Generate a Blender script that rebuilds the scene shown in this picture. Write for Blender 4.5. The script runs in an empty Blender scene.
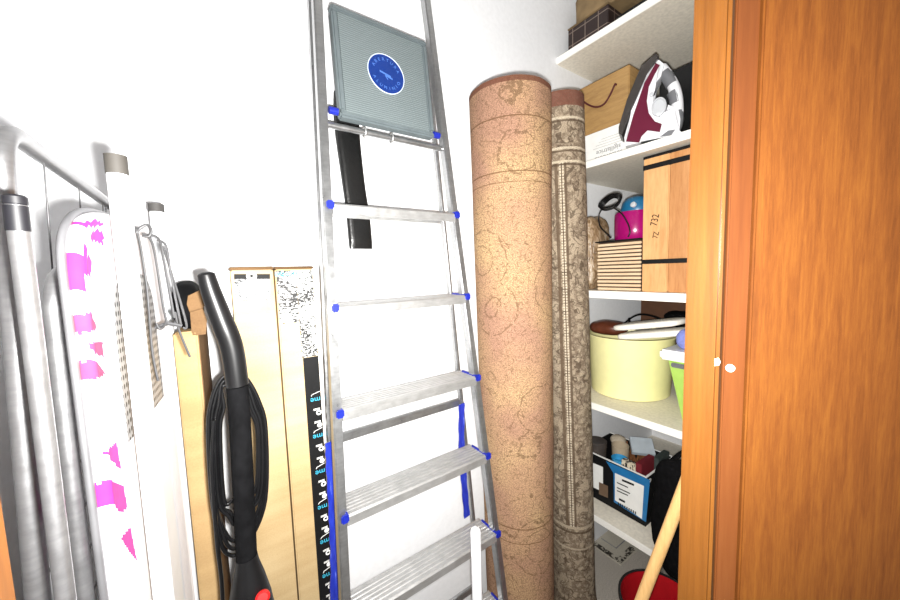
import bpy, bmesh, math, random
from mathutils import Vector, Matrix, noise as mnoise

C = bpy.context.scene.collection
PI = math.pi
H = 1.437                       # camera height above the floor

# ------------------------------------------------------------------ camera
F = 342.535
RM = ((0.81893688, 0.07475083, -0.56899447),
      (-0.57303232, 0.05252796, -0.81784765),
      (-0.03124667, 0.99581782, 0.08585173))
cd = bpy.data.cameras.new('camera')
cd.sensor_width = 36.0
cd.lens = 36.0 * F / 900.0
cd.clip_start = 0.01
cam = bpy.data.objects.new('camera', cd)
C.objects.link(cam)
cam.matrix_world = Matrix.Translation((0, 0, H)) @ Matrix(RM).to_4x4()
bpy.context.scene.camera = cam

# ------------------------------------------------------------------ light
w = bpy.data.worlds.new('ambient_fill')
bpy.context.scene.world = w
w.use_nodes = True
w.node_tree.nodes['Background'].inputs[0].default_value = (1.0, 0.99, 0.97, 1)
w.node_tree.nodes['Background'].inputs[1].default_value = 0.42  # even ambient fill added to lift the shadows, not a lamp in the hallway

ld = bpy.data.lights.new('phone_flash', 'SPOT')
ld.energy = 140.0
ld.color = (1.0, 0.985, 0.95)
ld.spot_size = math.radians(165)
ld.spot_blend = 1.0
ld.shadow_soft_size = 0.012
lo = bpy.data.objects.new('phone_flash', ld)
C.objects.link(lo)
lo.location = (0.02, 0.016, H - 0.020)
lo.rotation_euler = Vector((0.58, 0.81, 0.01)).to_track_quat('-Z', 'Y').to_euler()

vs = bpy.context.scene.view_settings
vs.view_transform = 'Standard'
vs.look = 'None'
vs.gamma = 1.0
vs.use_curve_mapping = False
vs.exposure = 0.0

# ------------------------------------------------------------------ helpers
def V(x, y, z):
    return Vector((x, y, z + H))          # z measured from the camera's height

def ray(px, py):
    c = Vector((px - 450.0, -(py - 300.0), -F))
    return Matrix(RM) @ c

def on_x(px, py, x):
    r = ray(px, py); p = r * (x / r.x); return p + Vector((0, 0, H))

def on_y(px, py, y):
    r = ray(px, py); p = r * (y / r.y); return p + Vector((0, 0, H))

def on_plane(px, py, O, n):
    r = ray(px, py); o = O - Vector((0, 0, H)); return r * (o.dot(n) / r.dot(n)) + Vector((0, 0, H))

def frame(o, u, v):
    u = Vector(u).normalized(); v = Vector(v); v = (v - u * v.dot(u)).normalized(); n = u.cross(v)
    m = Matrix((u, v, n)).transposed().to_4x4(); m.translation = Vector(o); return m

def spline(pts, n=8, closed=False):
    P = [Vector(p) for p in pts]; out = []
    N = len(P)
    rng = range(N) if closed else range(N - 1)
    for i in rng:
        if closed:
            a, b, c, d = P[i - 1], P[i], P[(i + 1) % N], P[(i + 2) % N]
        else:
            a = P[max(i - 1, 0)]; b = P[i]; c = P[i + 1]; d = P[min(i + 2, N - 1)]
        for k in range(n):
            t = k / n
            out.append(0.5 * ((2 * b) + (c - a) * t + (2 * a - 5 * b + 4 * c - d) * t * t + (3 * b - a - 3 * c + d) * t ** 3))
    if not closed: out.append(P[-1])
    return out

def fillet(pts, r, n=6):
    P = [Vector(p) for p in pts]; out = [P[0]]
    for i in range(1, len(P) - 1):
        a = (P[i - 1] - P[i]).normalized(); b = (P[i + 1] - P[i]).normalized()
        p0 = P[i] + a * r; p1 = P[i] + b * r
        for k in range(n + 1):
            t = k / n
            out.append(p0.lerp(P[i], t).lerp(P[i].lerp(p1, t), t))
    out.append(P[-1]); return out

class MB:
    def __init__(s): s.b = bmesh.new(); s.mi = 0
    def _bev(s, vs_, amt, seg=2):
        vset = set(vs_)
        es = [e for e in s.b.edges if e.verts[0] in vset and e.verts[1] in vset]
        bmesh.ops.bevel(s.b, geom=es, offset=amt, segments=seg, affect='EDGES', clamp_overlap=True)
    def box(s, p0, p1, bev=0.0, M=None, seg=2):
        p0 = Vector(p0); p1 = Vector(p1); vv = []
        for i in range(8):
            p = Vector((p1.x if i & 1 else p0.x, p1.y if i & 2 else p0.y, p1.z if i & 4 else p0.z))
            vv.append(s.b.verts.new(M @ p if M else p))
        for f in ((0, 2, 3, 1), (4, 5, 7, 6), (0, 1, 5, 4), (2, 6, 7, 3), (0, 4, 6, 2), (1, 3, 7, 5)):
            fc = s.b.faces.new([vv[i] for i in f]); fc.material_index = s.mi
        if bev: s._bev(vv, bev, seg)
        return s
    def tube(s, pts, r, seg=12, closed=False, up=None, sx=1.0):
        P = [Vector(p) for p in pts]; N = len(P)
        R = r if isinstance(r, (list, tuple)) else [r] * N
        rings = []; nrm = None
        for i in range(N):
            if closed: t = P[(i + 1) % N] - P[i - 1]
            else: t = P[min(i + 1, N - 1)] - P[max(i - 1, 0)]
            t.normalize()
            if nrm is None:
                a = Vector(up) if up else (Vector((0, 0, 1)) if abs(t.z) < 0.9 else Vector((0, 1, 0)))
                nrm = (a - t * a.dot(t)).normalized()
            else:
                nrm = (nrm - t * nrm.dot(t)).normalized()
            bn = t.cross(nrm)
            rings.append([s.b.verts.new(P[i] + (nrm * math.cos(q) * sx + bn * math.sin(q)) * R[i]) for q in (2 * PI * k / seg for k in range(seg))])
        for i in range(N if closed else N - 1):
            A = rings[i]; B = rings[(i + 1) % N]
            for k in range(seg):
                f = s.b.faces.new((A[k], A[(k + 1) % seg], B[(k + 1) % seg], B[k])); f.material_index = s.mi
        if not closed:
            s.b.faces.new(rings[0][::-1]).material_index = s.mi; s.b.faces.new(rings[-1]).material_index = s.mi
        return s
    def lathe(s, prof, M, seg=40, ex=1.0, ey=1.0, cap0=True, cap1=True):
        rings = []
        for r, z in prof:
            rings.append([s.b.verts.new(M @ Vector((r * ex * math.cos(2 * PI * k / seg), r * ey * math.sin(2 * PI * k / seg), z))) for k in range(seg)])
        for A, B in zip(rings, rings[1:]):
            for k in range(seg):
                s.b.faces.new((A[k], A[(k + 1) % seg], B[(k + 1) % seg], B[k])).material_index = s.mi
        if cap0: s.b.faces.new(rings[0][::-1]).material_index = s.mi
        if cap1: s.b.faces.new(rings[-1]).material_index = s.mi
        return s
    def prism(s, pts, d0, d1, M, bev=0.0, seg=2):
        A = [s.b.verts.new(M @ Vector((p[0], p[1], d0))) for p in pts]
        B = [s.b.verts.new(M @ Vector((p[0], p[1], d1))) for p in pts]
        n = len(pts); fs = [s.b.faces.new(A[::-1]), s.b.faces.new(B)]
        for k in range(n):
            fs.append(s.b.faces.new((A[k], A[(k + 1) % n], B[(k + 1) % n], B[k])))
        for f in fs: f.material_index = s.mi
        if bev:
            es = list(fs[0].edges) + list(fs[1].edges)
            bmesh.ops.bevel(s.b, geom=es, offset=bev, segments=seg, affect='EDGES', clamp_overlap=True)
        return s
    def blob(s, c, rad, p=2.0, amp=0.0, fr=20.0, seed=0, nu=40, nv=24, flat=None, lo=None):
        c = Vector(c)
        def sp(a, e): return math.copysign(abs(a) ** e, a)
        e = 2.0 / p; rings = []
        for j in range(1, nv):
            ph = -PI / 2 + PI * j / nv; ring = []
            for k in range(nu):
                th = 2 * PI * k / nu
                q = Vector((rad[0] * sp(math.cos(ph), e) * sp(math.cos(th), e), rad[1] * sp(math.cos(ph), e) * sp(math.sin(th), e), rad[2] * sp(math.sin(ph), e)))
                g = q + c + Vector((seed * 7.3, seed * 3.1, 0))
                d = mnoise.noise(g * fr) + 0.5 * mnoise.noise(g * fr * 2.3)
                q = q * (1 + amp * d)
                z = q + c
                if lo is not None and z.z < lo: z.z = lo
                ring.append(s.b.verts.new(z))
            rings.append(ring)
        for A, B in zip(rings, rings[1:]):
            for k in range(nu):
                s.b.faces.new((A[k], A[(k + 1) % nu], B[(k + 1) % nu], B[k])).material_index = s.mi
        s.b.faces.new(rings[0][::-1]).material_index = s.mi; s.b.faces.new(rings[-1]).material_index = s.mi
        return s
    def build(s, name, m, parent=None, angle=40, smooth=True):
        bmesh.ops.recalc_face_normals(s.b, faces=s.b.faces[:])
        me = bpy.data.meshes.new(name); s.b.to_mesh(me); s.b.free()
        for q in (m if isinstance(m, (list, tuple)) else [m]): me.materials.append(q)
        if smooth:
            for p in me.polygons: p.use_smooth = True
            me.set_sharp_from_angle(angle=math.radians(angle))
        o = bpy.data.objects.new(name, me); C.objects.link(o)
        if parent:
            o.parent = parent
            q = Vector((0, 0, 0)); pp = parent
            while pp: q += pp.location; pp = pp.parent
            # every ancestor keeps its meshes in world coordinates
            o.matrix_parent_inverse = Matrix.Translation(-parent['_w']) if '_w' in parent else Matrix.Identity(4)
        return o

ROOTS = []
def thing(name, label, cat, loc, group=None):
    o = bpy.data.objects.new(name, None); C.objects.link(o); o.empty_display_size = 0.05
    o.location = loc; o['label'] = label; o['category'] = cat
    if group: o['group'] = group
    ROOTS.append(o); return o

def part(mb, name, m, parent, label=None, **k):
    o = mb.build(name, m, None, **k)
    o.parent = parent
    o.matrix_parent_inverse = Matrix.Translation(-parent.location) if parent.type == 'EMPTY' else Matrix.Identity(4)
    if label: o['label'] = label
    return o

def tag(o, label, cat, group=None):
    o['label'] = label; o['category'] = cat
    if group: o['group'] = group
    return o

def struct(mb, name, m, **k):
    o = mb.build(name, m, None, **k); o['kind'] = 'structure'; return o

def text_part(txt, size, o, u, v, m, parent, name='printed_lettering', align='CENTER', ext=0.0003, squash=1.0):
    cu = bpy.data.curves.new('t', 'FONT'); cu.body = txt; cu.size = size; cu.align_x = align; cu.align_y = 'CENTER'; cu.extrude = ext; cu.resolution_u = 3
    ob = bpy.data.objects.new('t', cu); C.objects.link(ob)
    me = bpy.data.meshes.new_from_object(ob.evaluated_get(bpy.context.evaluated_depsgraph_get()))
    bpy.data.objects.remove(ob); bpy.data.curves.remove(cu)
    M = frame(o, u, v) @ Matrix.Diagonal((squash, 1, 1, 1)); me.transform(M); me.materials.clear(); me.materials.append(m)
    r = bpy.data.objects.new(name, me); me.name = name; C.objects.link(r); r.parent = parent
    r.matrix_parent_inverse = Matrix.Translation(-parent.location) if parent.type == 'EMPTY' else Matrix.Identity(4)
    return r

# ------------------------------------------------------------------ materials
def srgb(h):
    h = h.lstrip('#'); out = []
    for i in (0, 2, 4):
        c = int(h[i:i + 2], 16) / 255.0
        out.append(c / 12.92 if c <= 0.04045 else ((c + 0.055) / 1.055) ** 2.4)
    return tuple(out)

class NT:
    def __init__(s, name, rough=0.5, metal=0.0, spec=0.5):
        s.m = bpy.data.materials.new(name); s.m.use_nodes = True; s.t = s.m.node_tree; s.n = s.t.nodes
        s.p = s.n['Principled BSDF']; s.p.inputs['Roughness'].default_value = rough; s.p.inputs['Metallic'].default_value = metal
        s.p.inputs['Specular IOR Level'].default_value = spec
    def new(s, ty, **k):
        n = s.n.new(ty)
        for a, b in k.items(): setattr(n, a, b)
        return n
    def lk(s, a, b): s.t.links.new(a, b)
    def coord(s, scale=(1, 1, 1), src='Object', rot=(0, 0, 0)):
        tc = s.new('ShaderNodeTexCoord'); mp = s.new('ShaderNodeMapping'); mp.inputs['Scale'].default_value = scale; mp.inputs['Rotation'].default_value = rot
        s.lk(tc.outputs[src], mp.inputs['Vector']); return mp.outputs[0]
    def noise(s, vec, scale, detail=3, rough=0.5, dist=0.0):
        n = s.new('ShaderNodeTexNoise'); n.inputs['Scale'].default_value = scale; n.inputs['Detail'].default_value = detail
        n.inputs['Roughness'].default_value = rough; n.inputs['Distortion'].default_value = dist
        s.lk(vec, n.inputs['Vector']); return n.outputs['Fac']
    def ramp(s, fac, stops, const=False):
        r = s.new('ShaderNodeValToRGB'); e = r.color_ramp.elements
        if const: r.color_ramp.interpolation = 'CONSTANT'
        while len(e) < len(stops): e.new(0.5)
        for el, (p, c) in zip(e, stops):
            el.position = p; el.color = (*c, 1) if len(c) == 3 else c
        s.lk(fac, r.inputs[0]); return r.outputs[0]
    def math(s, op, a, b=None, c=None):
        n = s.new('ShaderNodeMath'); n.operation = op
        for i, q in enumerate((a, b, c)):
            if q is None: continue
            if isinstance(q, (int, float)): n.inputs[i].default_value = q
            else: s.lk(q, n.inputs[i])
        return n.outputs[0]
    def mix(s, f, a, b):
        n = s.new('ShaderNodeMix'); n.data_type = 'RGBA'
        for i, q in ((0, f), (6, a), (7, b)):
            if isinstance(q, (int, float)): n.inputs[i].default_value = q
            elif isinstance(q, tuple): n.inputs[i].default_value = (*q, 1)
            else: s.lk(q, n.inputs[i])
        return n.outputs[2]
    def col(s, c):
        if isinstance(c, tuple): s.p.inputs['Base Color'].default_value = (*c, 1)
        else: s.lk(c, s.p.inputs['Base Color'])
        return s
    def bump(s, h, st=0.3, d=0.002):
        b = s.new('ShaderNodeBump'); b.inputs['Strength'].default_value = st; b.inputs['Distance'].default_value = d
        s.lk(h, b.inputs['Height']); s.lk(b.outputs[0], s.p.inputs['Normal']); return s

def plain(name, c, rough=0.5, metal=0.0, var=0.12, scale=30.0, bump=0.0, spec=0.5):
    t = NT(name, rough, metal, spec); c = srgb(c) if isinstance(c, str) else c
    f = t.noise(t.coord(), scale, 4)
    lo_ = tuple(x * (1 - var) for x in c); hi = tuple(min(1, x * (1 + var)) for x in c)
    t.col(t.ramp(f, [(0.3, lo_), (0.7, hi)]))
    if bump: t.bump(f, bump, 0.003)
    return t.m

def wood(name, stops, sc=(60, 60, 3), rough=0.4, streak=0.35, spec=0.4):
    t = NT(name, rough, 0, spec)
    a = t.noise(t.coord(sc), 1.0, 5, 0.6, 0.6); b = t.noise(t.coord(tuple(x * 4.5 for x in sc)), 1.0, 3, 0.7)
    big = t.noise(t.coord((3.0, 3.0, 1.0)), 1.0, 2)
    f = t.math('ADD', t.math('MULTIPLY', a, 0.55), t.math('MULTIPLY', b, streak))
    f = t.math('ADD', f, t.math('MULTIPLY', t.math('SUBTRACT', big, 0.5), 0.5))
    t.col(t.ramp(f, stops)); t.bump(b, 0.08, 0.001)
    return t.m

M = {}
M['wall'] = plain('white_plaster', (0.80, 0.81, 0.83), 0.85, var=0.03, scale=60, bump=0.12)
M['ceil'] = plain('ceiling_paint', (0.8, 0.8, 0.8), 0.9, var=0.02)
def terrazzo():
    t = NT('speckled_floor', 0.5)
    f = t.noise(t.coord(), 260, 4, 0.8); g = t.noise(t.coord(), 14, 3)
    c = t.ramp(f, [(0.35, srgb('#6f6860')), (0.5, srgb('#b3aca2')), (0.66, srgb('#e6e0d6'))])
    t.col(t.mix(t.math('MULTIPLY', g, 0.4), c, srgb('#b0a89e'))); return t.m
M['floor'] = terrazzo()
M['door'] = wood('varnished_door_veneer', [(0.20, srgb('#4d280e')), (0.42, srgb('#633714')), (0.62, srgb('#734519')), (0.88, srgb('#855524'))], (120, 120, 8.0), 0.5, spec=0.2)
M['door_lip'] = wood('varnished_door_edge', [(0.2, srgb('#4f2812')), (0.5, srgb('#653819')), (0.85, srgb('#784a26'))], (30, 30, 1.5), 0.42, spec=0.3)
M['jamb'] = wood('varnished_frame_wood', [(0.2, srgb('#4f2d10')), (0.5, srgb('#6f441a')), (0.85, srgb('#855a2a'))], (40, 40, 1.6), 0.33)
M['chip'] = plain('bare_chipped_wood', '#e9dfc6', 0.7)
M['cap'] = plain('white_plastic_cap', '#f2efe9', 0.4, var=0.03)
M['shelf'] = plain('cream_painted_board', '#e0d9ca', 0.6, var=0.10, scale=90)
M['shelf_edge'] = plain('white_edge_strip', '#f1efe9', 0.5, var=0.03)
def alu(name, c, rough, metal=0.85):
    t = NT(name, rough, metal)
    f = t.noise(t.coord((40, 40, 220)), 1.0, 3); g = t.noise(t.coord(), 45, 5, 0.7)
    h = t.math('ADD', t.math('MULTIPLY', f, 0.4), t.math('MULTIPLY', g, 0.6))
    t.col(t.ramp(h, [(0.3, tuple(x * 0.72 for x in c)), (0.65, c)]))
    t.lk(t.math('ADD', t.math('MULTIPLY', g, 0.3), rough - 0.12), t.p.inputs['Roughness'])
    return t.m
M['alu'] = alu('brushed_aluminium', (0.44, 0.445, 0.45), 0.30, 0.9)
M['alu_tread'] = alu('scuffed_aluminium_tread', (0.52, 0.52, 0.515), 0.42, 0.75)
M['steel'] = alu('grey_tube_steel', (0.36, 0.36, 0.37), 0.34, 0.8)
M['wire'] = plain('steel_wire', (0.13, 0.13, 0.135), 0.35, 0.8)
M['blue'] = plain('blue_plastic', '#14228c', 0.35, var=0.08)
def strapm():
    t = NT('blue_nylon_strap', 0.3); f = t.noise(t.coord((120, 120, 25)), 1.0, 3)
    t.col(t.ramp(f, [(0.35, srgb('#17258f')), (0.66, srgb('#2336a8')), (0.78, srgb('#7f8fe0'))])); t.bump(f, 0.4, 0.003); return t.m
M['strap'] = strapm()
def platm():
    t = NT('ribbed_grey_plastic', 0.5)
    wv = t.new('ShaderNodeTexWave', wave_type='BANDS', bands_direction='Z'); wv.inputs['Scale'].default_value = 62.0; wv.inputs['Distortion'].default_value = 0.3
    t.lk(t.coord(), wv.inputs['Vector']); g = t.noise(t.coord(), 300, 3); h = t.noise(t.coord(), 9, 3)
    c = t.ramp(wv.outputs['Fac'], [(0.2, srgb('#555f63')), (0.8, srgb('#75807f'))])
    c = t.mix(t.math('MULTIPLY', g, 0.35), c, srgb('#474f52')); c = t.mix(t.math('MULTIPLY', h, 0.3), c, srgb('#737b7f'))
    t.col(c); t.bump(wv.outputs['Fac'], 0.35, 0.002); return t.m
M['plat'] = platm()
M['plat_rim'] = plain('grey_plastic_rim', '#5b6467', 0.45, var=0.08)
M['sticker'] = plain('blue_sticker', '#062a70', 0.4, var=0.06)
M['sticker_ring'] = plain('pale_print', '#c9d4e6', 0.5, var=0.05)
M['sticker_text'] = plain('light_blue_print', '#456db5', 0.5, var=0.05)
M['black'] = plain('black_plastic', (0.005, 0.005, 0.0055), 0.35, var=0.2, spec=0.3)
M['black_matt'] = plain('matt_black_cloth', (0.004, 0.004, 0.0045), 0.85, var=0.35, scale=60, bump=0.3, spec=0.05)
M['leather'] = plain('black_leatherette', (0.005, 0.005, 0.005), 0.32, var=0.3, scale=120, bump=0.2, spec=0.4)
M['cord'] = plain('black_rubber_cord', (0.004, 0.004, 0.0045), 0.3, var=0.2, spec=0.35)
M['red'] = plain('red_button', '#c01c1c', 0.3, var=0.08)
M['white'] = plain('white_enamel', '#eceef1', 0.35, var=0.03)
M['white_tube'] = plain('white_lacquered_tube', '#e8eaee', 0.3, var=0.03)
M['cap_beige'] = plain('grey_beige_rubber', '#3a3733', 0.7, var=0.08)
M['cap_grey'] = plain('dark_grey_rubber', '#3e3c3b', 0.7, var=0.1)
M['plug'] = plain('black_plug', '#15151a', 0.5, var=0.15)
M['cover'] = plain('white_cotton_cover', '#e9e7ea', 0.9, var=0.03, bump=0.1)
M['pink'] = plain('pink_cotton_print', '#a8247c', 0.9, var=0.12, scale=70)
M['rose'] = plain('rose_cotton_print', '#a03058', 0.9, var=0.15, scale=70)
M['rim'] = plain('grey_board_rim', '#77777a', 0.45, 0.5)
def meshm():
    t = NT('perforated_steel', 0.45, 0.3)
    v = t.new('ShaderNodeTexVoronoi'); v.inputs['Scale'].default_value = 1.0; v.inputs['Randomness'].default_value = 0.0
    t.lk(t.coord((0.0, 130, 95)), v.inputs['Vector'])
    t.col(t.ramp(v.outputs['Distance'], [(0.26, (0.02, 0.02, 0.02)), (0.34, (0.38, 0.38, 0.39))])); return t.m
M['mesh'] = meshm()
def kraft(name, a, b):
    t = NT(name, 0.8, 0, 0.2)
    f = t.noise(t.coord((3, 3, 40)), 1.0, 2); g = t.noise(t.coord(), 4, 2); h = t.noise(t.coord(), 300, 2)
    k = t.math('ADD', t.math('MULTIPLY', f, 0.22), t.math('ADD', t.math('MULTIPLY', g, 0.6), t.math('MULTIPLY', h, 0.18)))
    t.col(t.ramp(k, [(0.35, srgb(a)), (0.65, srgb(b))])); return t.m
M['kraft'] = kraft('kraft_cardboard', '#8f7450', '#ae9369')
M['kraft_pale'] = kraft('pale_kraft_cardboard', '#ad9268', '#ccb68e')
M['kraft_dark'] = kraft('dark_kraft_cardboard', '#4f3a25', '#73583b')
def printm(name, bg, ink, sc, th):
    t = NT(name, 0.6); f = t.noise(t.coord(sc), 1.0, 2, 0.8); g = t.noise(t.coord(), 18, 2)
    k = t.math('ADD', f, t.math('MULTIPLY', t.math('SUBTRACT', g, 0.5), 0.5))
    t.col(t.ramp(k, [(th - 0.03, srgb(ink)), (th + 0.02, srgb(bg))])); return t.m
M['print_grey'] = printm('grey_line_print', '#b9bbbd', '#2a2c2e', (160, 160, 420), 0.50)
M['print_diag'] = printm('diagram_print', '#cfcfcd', '#101011', (200, 200, 260), 0.50)
M['print_sheet'] = printm('black_diagram_print', '#cfcfcd', '#0c0c0d', (120, 120, 260), 0.53)
M['ink'] = plain('black_ink', (0.006, 0.006, 0.0065), 0.6, var=0.2, spec=0.2)
M['ink_grey'] = plain('grey_ink', (0.22, 0.22, 0.23), 0.6, var=0.2)
M['cyan'] = plain('cyan_ink', '#35a9c8', 0.6, var=0.08)
M['paper'] = plain('white_paper', '#e9e9e6', 0.7, var=0.04)
def rug1m():
    t = NT('tan_rug_back', 0.95, 0, 0.1)
    tc = t.new('ShaderNodeTexCoord'); uv = tc.outputs['UV']
    mp = t.new('ShaderNodeMapping'); t.lk(uv, mp.inputs[0]); vec = mp.outputs[0]
    sx = t.new('ShaderNodeSeparateXYZ'); t.lk(uv, sx.inputs[0]); v = sx.outputs[1]
    big = t.noise(vec, 4.5, 2); base = t.ramp(big, [(0.35, srgb('#a17e69')), (0.5, srgb('#ad8d6d')), (0.68, srgb('#b99d74'))])
    sp = t.noise(vec, 300, 2, 0.8); base = t.mix(t.ramp(sp, [(0.44, (0.8, 0.8, 0.8)), (0.56, (0, 0, 0))]), base, srgb('#735545'))
    sp2 = t.noise(vec, 130, 3, 0.8); base = t.mix(t.ramp(sp2, [(0.36, (0.8, 0.8, 0.8)), (0.42, (0, 0, 0))]), base, srgb('#5f4535'))
    def contour(sc, wd, ds, c):
        n = t.noise(vec, sc, 1.5, 0.5, ds); d = t.math('ABSOLUTE', t.math('SUBTRACT', n, 0.5))
        return t.math('MULTIPLY', t.math('LESS_THAN', d, wd), c)
    br = t.math('GREATER_THAN', t.noise(vec, 90, 2), 0.44)
    vr = t.new('ShaderNodeTexVoronoi'); vr.inputs['Scale'].default_value = 4.2
    wob = t.new('ShaderNodeVectorMath'); wob.operation = 'ADD'; wn = t.new('ShaderNodeTexNoise'); wn.inputs['Scale'].default_value = 25.0; t.lk(vec, wn.inputs['Vector'])
    ws = t.new('ShaderNodeVectorMath'); ws.operation = 'SCALE'; ws.inputs[3].default_value = 0.025; t.lk(wn.outputs['Color'], ws.inputs[0]); t.lk(vec, wob.inputs[0]); t.lk(ws.outputs[0], wob.inputs[1]); t.lk(wob.outputs[0], vr.inputs['Vector'])
    d_ = vr.outputs['Distance']; rg = t.math('LESS_THAN', t.math('ABSOLUTE', t.math('SUBTRACT', d_, 0.42)), 0.009)
    rg2 = t.math('LESS_THAN', t.math('ABSOLUTE', t.math('SUBTRACT', d_, 0.24)), 0.007)
    rings = t.math('MULTIPLY', t.math('MULTIPLY', t.math('MAXIMUM', rg, rg2), 0.6), br)
    l1 = t.math('MAXIMUM', t.math('MULTIPLY', contour(11, 0.007, 1.2, 0.6), br), rings); l2 = t.math('MULTIPLY', contour(42, 0.020, 0.6, 0.4), br)
    base = t.mix(t.math('MAXIMUM', l1, l2), base, srgb('#57432f'))
    for vv, wd in ((1.875, 0.002), (1.72, 0.002), (1.69, 0.0012), (0.60, 0.002), (0.55, 0.0015), (0.32, 0.002)):
        ln = t.math('LESS_THAN', t.math('ABSOLUTE', t.math('SUBTRACT', v, vv)), wd); base = t.mix(t.math('MULTIPLY', ln, 0.75), base, srgb('#5b412b'))
    base = t.mix(t.math('MULTIPLY', t.math('GREATER_THAN', v, 1.970), 0.85), base, srgb('#5c382c'))
    t.col(base); t.bump(sp, 0.3, 0.002); return t.m
def rug2m():
    t = NT('grey_beige_rug', 0.95, 0, 0.1)
    tc = t.new('ShaderNodeTexCoord'); uv = tc.outputs['UV']
    mp = t.new('ShaderNodeMapping'); t.lk(uv, mp.inputs[0]); vec = mp.outputs[0]
    sx = t.new('ShaderNodeSeparateXYZ'); t.lk(uv, sx.inputs[0]); u, v = sx.outputs[0], sx.outputs[1]
    vo = t.new('ShaderNodeTexVoronoi'); vo.inputs['Scale'].default_value = 24; t.lk(vec, vo.inputs['Vector'])
    nz = t.noise(vec, 60, 3, 0.7, 1.0)
    k = t.math('ADD', t.math('MULTIPLY', vo.outputs['Distance'], 0.6), t.math('MULTIPLY', nz, 0.8))
    base = t.ramp(k, [(0.40, srgb('#b3a48d')), (0.56, srgb('#998b78')), (0.68, srgb('#6d5e4f')), (0.84, srgb('#a69782'))])
    cn = t.math('LESS_THAN', t.math('ABSOLUTE', t.math('SUBTRACT', t.noise(vec, 15, 1.5, 0.5, 1.8), 0.5)), 0.022)
    base = t.mix(t.math('MULTIPLY', cn, 0.75), base, srgb('#4a3e33'))
    inside = t.math('MULTIPLY', t.math('LESS_THAN', v, 1.80), t.math('GREATER_THAN', v, 0.42))
    dots = t.math('GREATER_THAN', t.math('SINE', t.math('MULTIPLY', v, 620.0)), -0.3)
    for uu, wd, c, dt in ((-0.020, 0.006, '#5a4a3b', 0), (-0.006, 0.0028, '#d8ccb6', 1), (0.004, 0.0028, '#d8ccb6', 1), (-0.001, 0.0016, '#43362b', 0), (0.013, 0.004, '#55473a', 0)):
        ln = t.math('MULTIPLY', t.math('LESS_THAN', t.math('ABSOLUTE', t.math('SUBTRACT', u, uu)), wd), inside)
        if dt: ln = t.math('MULTIPLY', ln, dots)
        base = t.mix(t.math('MULTIPLY', ln, 0.85), base, srgb(c))
    for vv, wd, c in ((1.945, 0.004, '#d0c3ac'), (1.935, 0.003, '#4a3d31'), (1.845, 0.004, '#d0c3ac'), (1.835, 0.003, '#4a3d31'), (1.80, 0.004, '#cfc2aa'), (1.79, 0.003, '#4a3d31'), (0.42, 0.006, '#b9ab94'), (0.40, 0.004, '#4a3d31'), (0.33, 0.004, '#b9ab94')):
        ln = t.math('LESS_THAN', t.math('ABSOLUTE', t.math('SUBTRACT', v, vv)), wd); base = t.mix(t.math('MULTIPLY', ln, 0.8), base, srgb(c))
    base = t.mix(t.math('MULTIPLY', t.math('GREATER_THAN', v, 1.985), 0.9), base, srgb('#704338'))
    fine = t.noise(vec, 320, 2, 0.8); base = t.mix(t.ramp(fine, [(0.4, (0.6, 0.6, 0.6)), (0.55, (0, 0, 0))]), base, srgb('#5a4b3d'))
    t.col(base); t.bump(fine, 0.4, 0.002); return t.m
M['rug_tan'] = rug1m(); M['rug_grey'] = rug2m()
def plaid():
    t = NT('dark_plaid_board', 0.6)
    b = t.new('ShaderNodeTexBrick'); b.offset = 0.0; b.inputs['Scale'].default_value = 1.0
    for nm, c in (('Color1', (0.014, 0.006, 0.005)), ('Color2', (0.022, 0.008, 0.007)), ('Mortar', (0.20, 0.15, 0.12))): b.inputs[nm].default_value = (*c, 1)
    b.inputs['Mortar Size'].default_value = 0.0016; b.inputs['Brick Width'].default_value = 0.057; b.inputs['Row Height'].default_value = 0.05
    tc = t.new('ShaderNodeTexCoord'); sp = t.new('ShaderNodeSeparateXYZ'); cb = t.new('ShaderNodeCombineXYZ')
    t.lk(tc.outputs['Object'], sp.inputs[0]); t.lk(t.math('ADD', sp.outputs[1], sp.outputs[0]), cb.inputs[0]); t.lk(sp.outputs[2], cb.inputs[1])
    t.lk(cb.outputs[0], b.inputs['Vector']); t.col(b.outputs['Color']); return t.m
M['plaid'] = plaid()
M['bag_brown'] = plain('brown_paper', '#7a6546', 0.8, var=0.2, scale=25, bump=0.3)
M['box_wood'] = wood('light_plywood', [(0.2, srgb('#86653e')), (0.5, srgb('#a98552')), (0.8, srgb('#bb9a66'))], (14, 10, 70), 0.55)
M['board_wood'] = wood('bamboo_planks', [(0.2, srgb('#b98450')), (0.5, srgb('#d9a974')), (0.8, srgb('#e8c393'))], (26, 26, 3.5), 0.5)
M['board_wood2'] = wood('dark_bamboo_planks', [(0.2, srgb('#a0683a')), (0.5, srgb('#c48f5c')), (0.8, srgb('#d8aa78'))], (26, 26, 3.5), 0.5)
M['maroon_cord'] = plain('maroon_rope', '#4a0f12', 0.7, var=0.2, scale=200)
M['burgundy'] = plain('burgundy_plastic', '#5a0c2a', 0.3, var=0.05)
M['iron_grey'] = plain('grey_plastic', '#6a6b6f', 0.4, var=0.06)
M['iron_pale'] = plain('pale_plastic', '#b9bcc0', 0.35, var=0.05)
M['iron_white'] = plain('white_gloss_plastic', '#dfe0e4', 0.25, var=0.02)
M['sole'] = plain('dark_soleplate', '#4a4644', 0.3, 0.5)
M['magenta'] = plain('magenta_plastic', '#960e60', 0.22, var=0.06)
M['teal'] = plain('petrol_blue_plastic', '#1c5f86', 0.35, var=0.1)
M['slat'] = wood('pale_slats', [(0.2, srgb('#c2a27e')), (0.5, srgb('#dcc3a2')), (0.8, srgb('#ead8bd'))], (10, 10, 90), 0.6)
M['slat_gap'] = plain('dark_wicker', '#3f2a1d', 0.9, var=0.2)
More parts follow.
